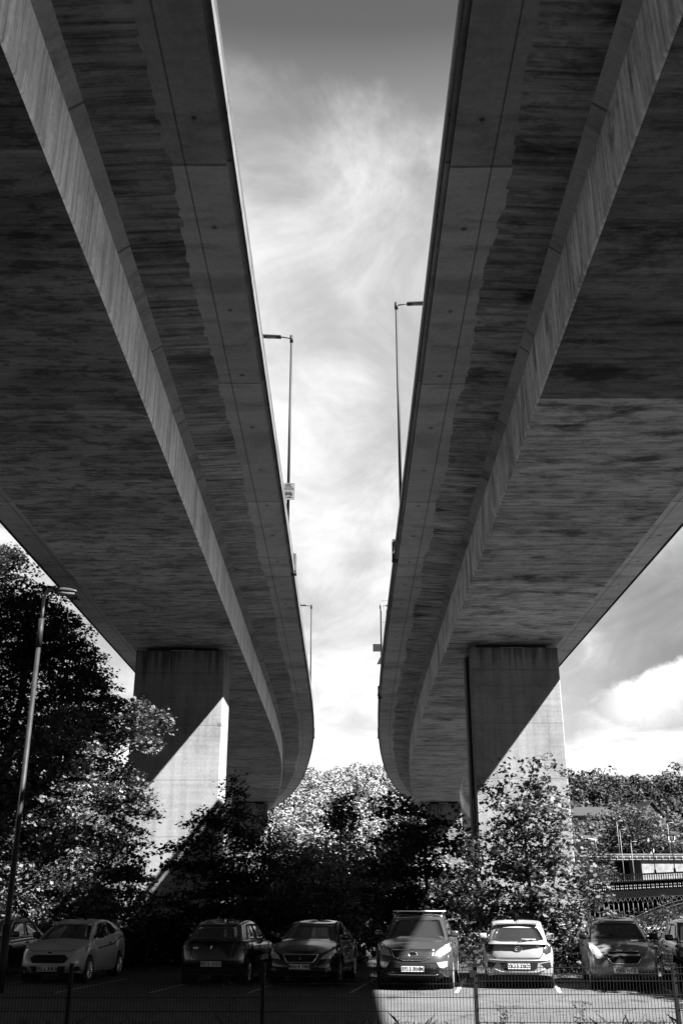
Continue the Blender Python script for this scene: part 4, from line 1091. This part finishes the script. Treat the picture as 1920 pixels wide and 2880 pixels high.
# ------------------------------------------------------------------ parking bay lines
m_line = simple('worn_white_paint', 0.2, 0.8, var=.5, vscale=9)
def bay_line(a, b, w=.09):
    a, b = Vector((*a, 0)), Vector((*b, 0)); d = (b - a).normalized(); n = Vector((-d.y, d.x, 0)) * w / 2
    flat('bay_line', [tuple((a + n).xy), tuple((a - n).xy), tuple((b - n).xy), tuple((b + n).xy)], 0.008, m_line, kind='structure')
for x in (-11.2, -8.8, -6.5, -4.35, -2.1, .2, 2.6, 4.95, 7.5, 9.9):
    bay_line((x, 25.0), (x + .72, 29.6))

# ------------------------------------------------------------------ wire mesh fence
m_wire = simple('green_black_wire', 0.005, 0.5)
def mesh_fence():
    root = empty('mesh_fence', (-10.2, 17.0, 0), 0, 'dark welded wire mesh fence along the near side of the car park', 'fence')
    xs = [-10.2, -7.2, -4.19, -1.21, 2.07, 5.15, 8.2]
    for i in range(len(xs)):
        top = .97 if i >= 4 else .93
        mb = MB(); mb.box((0, 0, .5), (.06, .06, 1.02), 0, 0, .006); mb.box((0, 0, 1.02), (.07, .07, .02))
        if i == 4:
            mb.box((-.06, -.03, .88), (.06, .04, .10)); mb.box((-.03, -.04, .99), (.14, .02, .02))
        o = mb.build('fence_post', m_wire, root); o.location = (xs[i] + 10.2, 0, 0)
        if i == len(xs) - 1: break
        w = xs[i + 1] - xs[i]; mb = MB(); n = int(w / .05)
        for k in range(1, n): 
            x = w * k / n; mb.box((x, -.036, top / 2 + .03), (.0062, .0062, top + .05))
        for z in [top, top - .19, top - .38, top - .57, top - .76, .02] + ([top - .09] if i >= 4 else []):
            mb.box((w / 2, -.043, z), (w - .04, .007, .008)); mb.box((w / 2, -.030, z), (w - .04, .007, .008))
        o = mb.build('mesh_panel', m_wire, root); o.location = (xs[i] + 10.2, 0, 0)
mesh_fence()
def weeds():
    k = 3; V = []
    for _ in range(5200):
        x = rng.uniform(-7.2, 7.2); y = rng.uniform(16.2, 17.5)
        if rng.random() > .35 + .65 * (math.sin(x * 2.3) * math.sin(x * .9 + 1) > 0): continue
        h = rng.uniform(.06, .22) * (1.0 if rng.random() < .93 else 1.6); a = rng.uniform(0, 6.28); w = .007
        lean = rng.normal(size=2) * .35 * h
        V.append([(x - w * math.cos(a), y - w * math.sin(a), 0), (x + w * math.cos(a), y + w * math.sin(a), 0), (x + lean[0] + w * .5, y + lean[1], h * .7), (x + lean[0] * 1.8, y + lean[1] * 1.8, h)])
    o = poly_object('grass', np.array(V), leaf_mat('grass_blade', .05, .3)); tag(o, 'thin grass and weeds at the foot of the wire fence', 'grass', kind='stuff')
weeds()
for x, y, h, lb in [(-1.75, 17.4, .75, 'spindly weed left of the middle fence post, in shade'), (2.55, 17.3, .36, 'small thistle on the sunlit asphalt just right of the fence post'), (3.75, 17.35, .42, 'taller feathery weed at the fence foot in front of the silver hatchback')]:
    tree('weed', (x, y, 0), [(x + random.uniform(-.06, .06), y, h * q, .10 * (1.2 - q * .6)) for q in (.3, .5, .7, .85, 1.0)], lb, 'weed', dens=220, size=.035, kind='oval', mat=leaf_mat('weed_leaf', .04, .3), trunk_r=.008, per=4, spread=.09, twigs=.1)

# ------------------------------------------------------------------ lamp columns and signs
m_steel = simple('galvanised_steel', 0.14, 0.55, 0.35, var=.3, vscale=3)
m_post_dark = simple('dark_column', 0.012, 0.6, 0.0)
def car_park_lamp():
    r = empty('lamp_post', (-7.75, 25, 0), 0, 'old steel lamp post in the car park at the left, with a swan-neck head', 'street lamp')
    mb = MB(); mb.tube([(0, 0, 0), (0, 0, 1.4)], .10, 14); mb.tube([(0, 0, 1.4), (0, 0, 1.46), (0, 0, 8.0)], [.10, .068, .060], 14); mb.tube([(0, 0, 8.0), (0, 0, 8.75)], .072, 14); mb.build('column', simple('painted_column', .012, .55, .2, var=.35, vscale=5), r)
    mb = MB(); mb.tube([(0, 0, 8.74), (0, 0, 9.25), (.02, 0, 9.42), (.09, -.01, 9.52), (.22, -.03, 9.54)], .042, 10); mb.build('bracket', m_steel, r)
    mb = MB(); d = Vector((.93, -.1, -.14)).normalized()
    P = [Vector((.20, -.03, 9.54)) + d * q for q in (0, .06, .16, .3, .48, .62, .68)]
    mb.tube(P, [.045, .07, .08, .09, .085, .055, .02], 12); 
    o = mb.build('lantern', simple('pale_casting', .03, .4), r)
    for v in o.data.vertices: v.co.z = P[0].z + (v.co.z - P[0].z) * (.8)
    mb = MB(); mb.tube([P[2] - Vector((0, 0, .05)), P[3] - Vector((0, 0, .075)), P[4] - Vector((0, 0, .07)), P[5] - Vector((0, 0, .04))], [.05, .075, .07, .03], 10); mb.build('lamp_glass', simple('lantern_bowl', .08, .2), r)
car_park_lamp()
def deck_lamp(path, y, off, h, arm, label):
    x, yy = path.at(y, off); r = empty('lamp_post', (x, yy, ZS + 2.4), 0, label, 'street lamp', 'lamp columns on the viaduct edges')
    mb = MB(); mb.tube([(0, 0, 0), (0, 0, 1.6)], .10, 10); mb.tube([(0, 0, 1.6), (0, 0, h - .05)], [.075, .055], 10)
    mb.tube([(0, 0, h - .35), (0, 0, h + .05)], .085, 10); mb.build('column', m_post_dark, r)
    mb = MB(); mb.tube([(0, 0, h - .12), (arm * .55, 0, h - .02)], .032, 8); mb.build('bracket', m_post_dark, r)
    mb = MB(); mb.box((arm * 1.0, 0, h), (.95, .28, .09), 0, 0, .03, Matrix.Rotation(-.05 * (1 if arm > 0 else -1), 3, 'Y')); mb.build('lantern', m_post_dark, r)
    mb = MB(); mb.box((arm * 1.05, 0, h - .055), (.5, .2, .015)); mb.build('lamp_glass', simple('lantern_bowl', .65, .1), r)
    # base box fixed to the outside of the parapet
    s = 1 if off > 0 else -1
    mb = MB(); mb.box((s * .33, 0, .20), (.22, .55, .85), 0, 0, .02); mb.box((s * .33, 0, -.28), (.26, .40, .10), 0, 0, .01); mb.build('base_box', simple('box_grey', .04, .6), r)
    return r
deck_lamp(PL, 44, 5.35, 12.4, -1.0, 'lamp column carrying the keep your distance sign, above the left deck')
deck_lamp(PL, 93, 5.35, 12.4, -1.0, 'far lamp column above the left deck, where it starts to bend')
deck_lamp(PR, 42, -5.35, 13.1, 1.0, 'nearest lamp column above the right deck, arm pointing right')
deck_lamp(PR, 93, -5.35, 12.4, 1.0, 'far lamp column on the right deck, behind the small dark sign')
def distance_sign():
    x, y = PL.at(44, 5.35); z = 20.2
    r = empty('road_sign', (x + .0, y - .11, z), 0, 'white keep your distance sign with a car symbol, clamped to the lamp column', 'sign')
    mb = MB(); mb.box((0, 0, 0), (.62, .02, .86), 0, 0, .004); mb.build('plate', simple('sign_white', .085, .6), r)
    mb = MB()
    for s, zz in (('KEEP', .34), ('YOUR', .23), ('DISTANCE', .12)):
        vs, fs = text_geo(s, .125 if s != 'DISTANCE' else .11, .004); mb.add([(v.x, -.014, v.y + zz) for v in vs], fs)
    # rear of a car, and chevrons below
    def poly(P): mb.add([(a, -.014, b) for a, b in P], [tuple(range(len(P)))])
    poly([(-.20, -.20), (-.20, -.08), (-.15, -.07), (-.10, .02), (.10, .02), (.15, -.07), (.20, -.08), (.20, -.20)])
    poly([(-.18, -.24), (-.10, -.24), (-.10, -.205), (-.18, -.205)]); poly([(.10, -.24), (.18, -.24), (.18, -.205), (.10, -.205)])
    poly([(-.22, -.34), (-.12, -.27), (.12, -.27), (.22, -.34)])
    mb.build('lettering', m_ink, r)
    mb = MB(); mb.add([(a, -.017, b) for a, b in [(-.10, -.05), (-.075, .0), (.075, .0), (.10, -.05)]], [(0, 1, 2, 3)]); mb.add([(a, -.017, b) for a, b in [(-.22, -.335), (-.10, -.335), (0, -.28), (-.06, -.28)]], [(0, 1, 2, 3)]); mb.build('pictogram', simple('sign_white', .7, .5), r)
    mb = MB(); mb.box((0, .05, .25), (.22, .10, .05)); mb.box((0, .05, -.25), (.22, .10, .05)); mb.build('clamp', m_steel, r)
distance_sign()
def deck_sign():
    x, y = PR.at(73, -5.42)
    r = empty('road_sign', (x, y, ZS + 2.4), 0, 'small dark square sign over a triangle, on a pole at the right deck edge', 'sign')
    mb = MB(); mb.tube([(0, 0, 0), (0, 0, 6.2)], .05, 8); mb.build('pole', m_post_dark, r)
    mb = MB(); mb.box((-.36, 0, 3.3), (.62, .03, .58), 0, 0, .005); mb.build('square_plate', simple('sign_back', .008, .6), r)
    mb = MB(); mb.add([(-.40, 0, 2.05), (-.02, 0, 2.05), (-.12, 0, 2.62), (-.40, .03, 2.05), (-.02, .03, 2.05), (-.12, .03, 2.62)], [(0, 1, 2), (5, 4, 3), (0, 3, 4, 1), (1, 4, 5, 2), (2, 5, 3, 0)]); mb.build('triangle_plate', simple('sign_back', .008, .6), r)
    mb = MB(); mb.box((-.20, 0, -.05), (.30, .5, .9), 0, 0, .02); mb.box((-.05, -.3, -.30), (.7, .08, .10)); mb.build('bracket', simple('box_grey', .04, .6), r)
    x, y = PR.at(79, -5.3)
    r = empty('traffic_camera', (x, y, ZS + 2.4), 0, 'tall thin pole with a small box and hooped top, at the right deck edge', 'camera pole')
    mb = MB(); mb.tube([(0, 0, 0), (0, 0, 8.6)], .045, 8); mb.build('pole', m_steel, r)
    mb = MB(); mb.tube([(0, 0, 8.5), (.1, 0, 8.75), (1.3, 0, 8.8)], .02, 6); mb.tube([(.05, 0, 6.9), (.9, 0, 6.9)], .02, 6); mb.build('bracket', m_steel, r)
    mb = MB(); mb.box((.62, 0, 7.75), (.5, .25, .26), 0, 0, .02); mb.box((.86, 0, 7.95), (.18, .3, .7), 0, 0, .04); mb.build('camera_housing', m_post_dark, r)
deck_sign()

# ------------------------------------------------------------------ old iron bridge, overbridge, masts, houses (right background)
m_iron = simple('dark_iron_paint', 0.005, 0.9, spec=0.0)
m_iron2 = simple('grey_iron_paint', 0.03, 0.6)
m_pale = simple('pale_iron_paint', 0.2, 0.6)
def iron_bridge():
    r = empty('arch_bridge', (17, 70, 0), 0, 'old dark iron arch bridge with pierced pale parapet, at the right edge behind the bushes', 'bridge')
    ox = 17.0; X0, X1 = 15.2, 35.0
    up = lambda X: 2.38 - .0385 * (X - 25) ** 2
    lo = lambda X: 1.47 - .0385 * (X - 25) ** 2
    gr = lambda X: (X - 17) * .045
    loc = lambda X, z, y=0.0: (X - ox, y, z)
    mb = MB()     # deck and fascia bands, following the gentle rise
    for X in np.arange(X0, X1, 1.2):
        for z0, z1, y0, y1 in ((2.12, 3.10, 0, 9), (3.50, 3.60, -.18, .12), (3.10, 3.18, -.14, .1)):
            a, b = gr(X), gr(X + 1.2)
            q = [loc(X, z0 + a, y0), loc(X + 1.2, z0 + b, y0), loc(X + 1.2, z0 + b, y1), loc(X, z0 + a, y1), loc(X, z1 + a, y0), loc(X + 1.2, z1 + b, y0), loc(X + 1.2, z1 + b, y1), loc(X, z1 + a, y1)]
            mb.add(q, [(0, 3, 2, 1), (4, 5, 6, 7), (0, 1, 5, 4), (1, 2, 6, 5), (2, 3, 7, 6), (3, 0, 4, 7)])
    mb.build('deck', m_iron, r)
    mb = MB()
    X = X0
    while X < X1:
        z = gr(X)
        mb.tube([loc(X, 3.16 + z, -.02), loc(X, 3.28 + z, -.02), loc(X, 3.40 + z, -.02), loc(X, 3.52 + z, -.02)], [.05, .025, .045, .02], 6); X += .155
    mb.build('balustrade', m_pale, r)
    mb = MB(); X = X0  # pale shapes standing in for bright background seen through parapet openings
    while X < X1:
        z = gr(X)
        for s in (-.055, .055):
            mb.tube([loc(X + s, 2.66 + z, -.015), loc(X + s, 2.74 + z, -.015)], [.034, .024], 6)
            mb.tube([loc(X + s, 2.80 + z, -.015), loc(X + s, 2.90 + z, -.015), loc(X + s, 2.97 + z, -.015)], [.028, .045, .02], 6)
        X += .292
    mb.build('parapet_bright_gaps', m_pale, r, kind='stuff')
    mb = MB(); pts = np.arange(X0, X1 + .01, .4)
    for k in range(len(pts) - 1):
        a, b = pts[k], pts[k + 1]
        q = [loc(a, lo(a), 0), loc(b, lo(b), 0), loc(b, up(b), 0), loc(a, up(a), 0), loc(a, lo(a), 8), loc(b, lo(b), 8), loc(b, up(b), 8), loc(a, up(a), 8)]
        mb.add(q, [(0, 1, 2, 3), (0, 4, 5, 1), (3, 2, 6, 7)])
    mb.build('arch_rib', m_iron, r)
    mb = MB()  # solid dark plate added to stand in for the shade behind the arcade
    for k in range(len(pts) - 1):
        a, b = pts[k], pts[k + 1]
        mb.add([loc(a, lo(a), 8.2), loc(b, lo(b), 8.2), loc(b, 2.3 + gr(b), 8.2), loc(a, 2.3 + gr(a), 8.2), loc(a, lo(a), 8.4), loc(b, lo(b), 8.4), loc(b, 2.3 + gr(b), 8.4), loc(a, 2.3 + gr(a), 8.4)], [(0, 1, 2, 3), (4, 7, 6, 5), (0, 4, 5, 1)])
    mb.build('shade_backing', m_iron, r)
    mb = MB()
    for off in (0.0, -.20): mb.tube([loc(a, up(a) + off, -.03) for a in pts], .022, 5)
    mb.tube([loc(a, lo(a), -.03) for a in pts], .030, 5)
    mb.tube([loc(X0, 2.13 + gr(X0), -.03), loc(X1, 2.13 + gr(X1), -.03)], .016, 5); mb.build('rib_moulding', m_iron2, r)
    mb = MB(); X = X0
    while X < X1:
        t = 2.13 + gr(X); b = up(X)
        if t - b > .06:
            w = .16; s = min(.32, (t - b) * .6)
            mb.tube([loc(X, b, -.02), loc(X, t - s, -.02)], .030, 5)
            for sg in (-1, 1): mb.tube([loc(X, t - s, -.02), loc(X + sg * w * .45, t - s * .55, -.02), loc(X + sg * w, t, -.02)], .016, 4)
        X += .32
    mb.build('spandrel_arcade', m_iron2, r)
    for X, zz in ((19.1, .55), (20.22, 1.0), (21.46, 1.36)):
        mb = MB(); mb.tube([loc(X, zz - .05, -.07), loc(X, zz - .05, .02)], .07, 10); mb.build('boss', m_pale, r)
    mb = MB(); mb.box(loc(15.0, -1.2, 4.5), (1.6, 9.4, 8.6)); mb.build('abutment', simple('sooty_stone', .10, .9, bumpy=.5, bscale=3, var=.4), r)
iron_bridge()
def lantern_post(x, y, z, h, double, lb):
    r = empty('lamp_post', (x, y, z), 0, lb, 'street lamp')
    mb = MB(); mb.tube([(0, 0, 0), (0, 0, .25), (0, 0, .3), (0, 0, h)], [.09, .07, .035, .028], 8); mb.build('column', m_iron, r)
    for s in ((-.2, .2) if double else (0,)):
        mb = MB()
        if double: mb.tube([(0, 0, h - .18), (s, 0, h - .05)], .018, 5)
        mb.lathe([(.05, 0), (.09, .26)], 6, Matrix.Translation((s, 0, h)) @ Matrix.Rotation(-math.pi / 2, 4, 'Y')); mb.lathe([(.11, .26), (.07, .33), (.01, .40)], 6, Matrix.Translation((s, 0, h)) @ Matrix.Rotation(-math.pi / 2, 4, 'Y'), 1)
        mb.build('lantern', [simple('lantern_pane', .3, .2), m_iron], r)
lantern_post(20.85, 70.4, 3.7, 1.35, False, 'single old lantern on the iron bridge')
lantern_post(22.15, 70.4, 3.8, 2.05, True, 'old twin lantern standing on the iron bridge at the right edge')

def overbridge():
    r = empty('overbridge', (30, 130, 0), 0, 'pale concrete overbridge with a dark opening and light stone abutment, behind the iron bridge', 'bridge')
    mc = simple('pale_concrete', .15, .8, var=.2, vscale=1.5)
    mb = MB(); mb.box((8, 4, 6.98), (36, 8, .22)); mb.box((8, 4, 7.52), (36, 8.3, .10)); mb.box((8, 4.4, 7.28), (36, 7.0, .36)); mb.build('deck', mc, r)
    mb = MB()
    for k in range(46): mb.box((-9.6 + k * .8, -.05, 7.26), (.08, .08, .42))
    for z in (7.22, 7.36): mb.box((8, -.08, z), (36, .04, .05))
    mb.build('parapet_rail', simple('grey_rail', .25, .6), r)
    mb = MB(); mb.box((13.0, 4, 2.0), (12.1, 7.6, 9.74), 0, 0, 0); mb.build('abutment', simple('pale_stone', .16, .9, bumpy=1.0, bscale=2.5, var=.35, vscale=2.2), r)
    mb = MB(); mb.box((-3.0, 6.0, 2.0), (20, .5, 9.7)); mb.build('back_wall', simple('black_void_wall', .01, .9), r)
    for x in (-4, 2.6):
        mb = MB(); mb.box((x, 2.4, 2.0), (.35, .35, 9.7)); mb.build('column', simple('dark_column', .05), r)
overbridge()
for x, y, z0, z1, lb in [(29.8, 134, 7.5, 11.25, 'leftmost mast on the overbridge, beside the maple'), (32.2, 133, 7.5, 9.8, 'shortest mast on the overbridge, second from the left'),
                         (35.4, 134, 7.5, 11.7, 'tallest mast on the overbridge deck, in the middle of the group'), (41.9, 134, 7.5, 11.5, 'mast on the overbridge seen just above the twin lantern'), (42.6, 130.5, 7.5, 9.1, 'short mast on the overbridge, right of the twin lantern'),
                         (25.3, 95, 2.5, 8.1, 'taller of the two bare masts standing in front of the dark opening'), (26.2, 95, 2.5, 7.05, 'shorter of the two bare masts standing in front of the dark opening')]:
    r = empty('lamp_post', (x, y, z0), 0, lb, 'street lamp', 'slender pale masts by the overbridge')
    k = y / 130
    mb = MB(); mb.tube([(0, 0, 0), (0, 0, z1 - z0)], [.055 * k, .035 * k], 8); mb.build('column', simple('mast_paint', .10, .5), r)
    mb = MB(); mb.tube([(0, 0, z1 - z0 - .05), (.3 * k, 0, z1 - z0 + .05), (.75 * k, 0, z1 - z0 + .06)], .05 * k, 6); mb.build('lantern', simple('mast_paint', .10, .5), r)
def house(x, y, z0, w, d, hw, hr, rz, lb, mat_wall, chim=True):
    r = empty('house', (x, y, z0), rz, lb, 'house')
    mb = MB(); mb.add([(-w/2, 0, 0), (w/2, 0, 0), (w/2, 0, hw), (0, 0, hw + hr), (-w/2, 0, hw), (-w/2, d, 0), (w/2, d, 0), (w/2, d, hw), (0, d, hw + hr), (-w/2, d, hw)],
                      [(0, 1, 2, 3, 4), (5, 9, 8, 7, 6), (0, 4, 9, 5), (1, 6, 7, 2)]); mb.build('wall', mat_wall, r)
    mb = MB(); t = .25; e = .5; sl = hr / (w / 2)
    for s in (-1, 1):
        a = [(0, -e, hw + hr + .03), (s * (w/2 + e), -e, hw - e * sl + .03), (s * (w/2 + e), d + e, hw - e * sl + .03), (0, d + e, hw + hr + .03)]
        mb.add(a + [(p[0], p[1], p[2] + t) for p in a], [(0, 1, 2, 3), (4, 7, 6, 5), (0, 4, 5, 1), (1, 5, 6, 2), (2, 6, 7, 3), (3, 7, 4, 0)])
    mb.build('roof', simple('slate', .02, .7, var=.2), r)
    mb = MB()
    for px in (-w * .22, w * .22): mb.box((px, -.04, hw * .7), (1.0, .06, 1.3))
    mb.build('window', m_glass, r)
    return r
mst = simple('house_stone', .035, .9, var=.2)
house(88.0, 294, 16.4, 7.6, 12, 8.2, 4.2, R(12), 'stone house on the hillside with its gable towards us', mst)
house(86, 305, 16.2, 12, 20, 9.2, 2.6, R(90), 'long low terrace whose roof line shows left of the stone gable', mst)
def rubble_wall():
    mb = MB()
    for i in range(9): mb.box((8.7 + i * .62, 46 + random.uniform(-.1, .1), .40), (.66, .5, 1.0 + random.uniform(0, .35)), 0, random.uniform(-.08, .08), .06)
    o = mb.build('rubble_wall', simple('pale_rubble', .2, .9, bumpy=1, bscale=4, var=.3)); tag(o, 'pale low wall glimpsed through the bushes beside the right pier', 'wall')
rubble_wall()
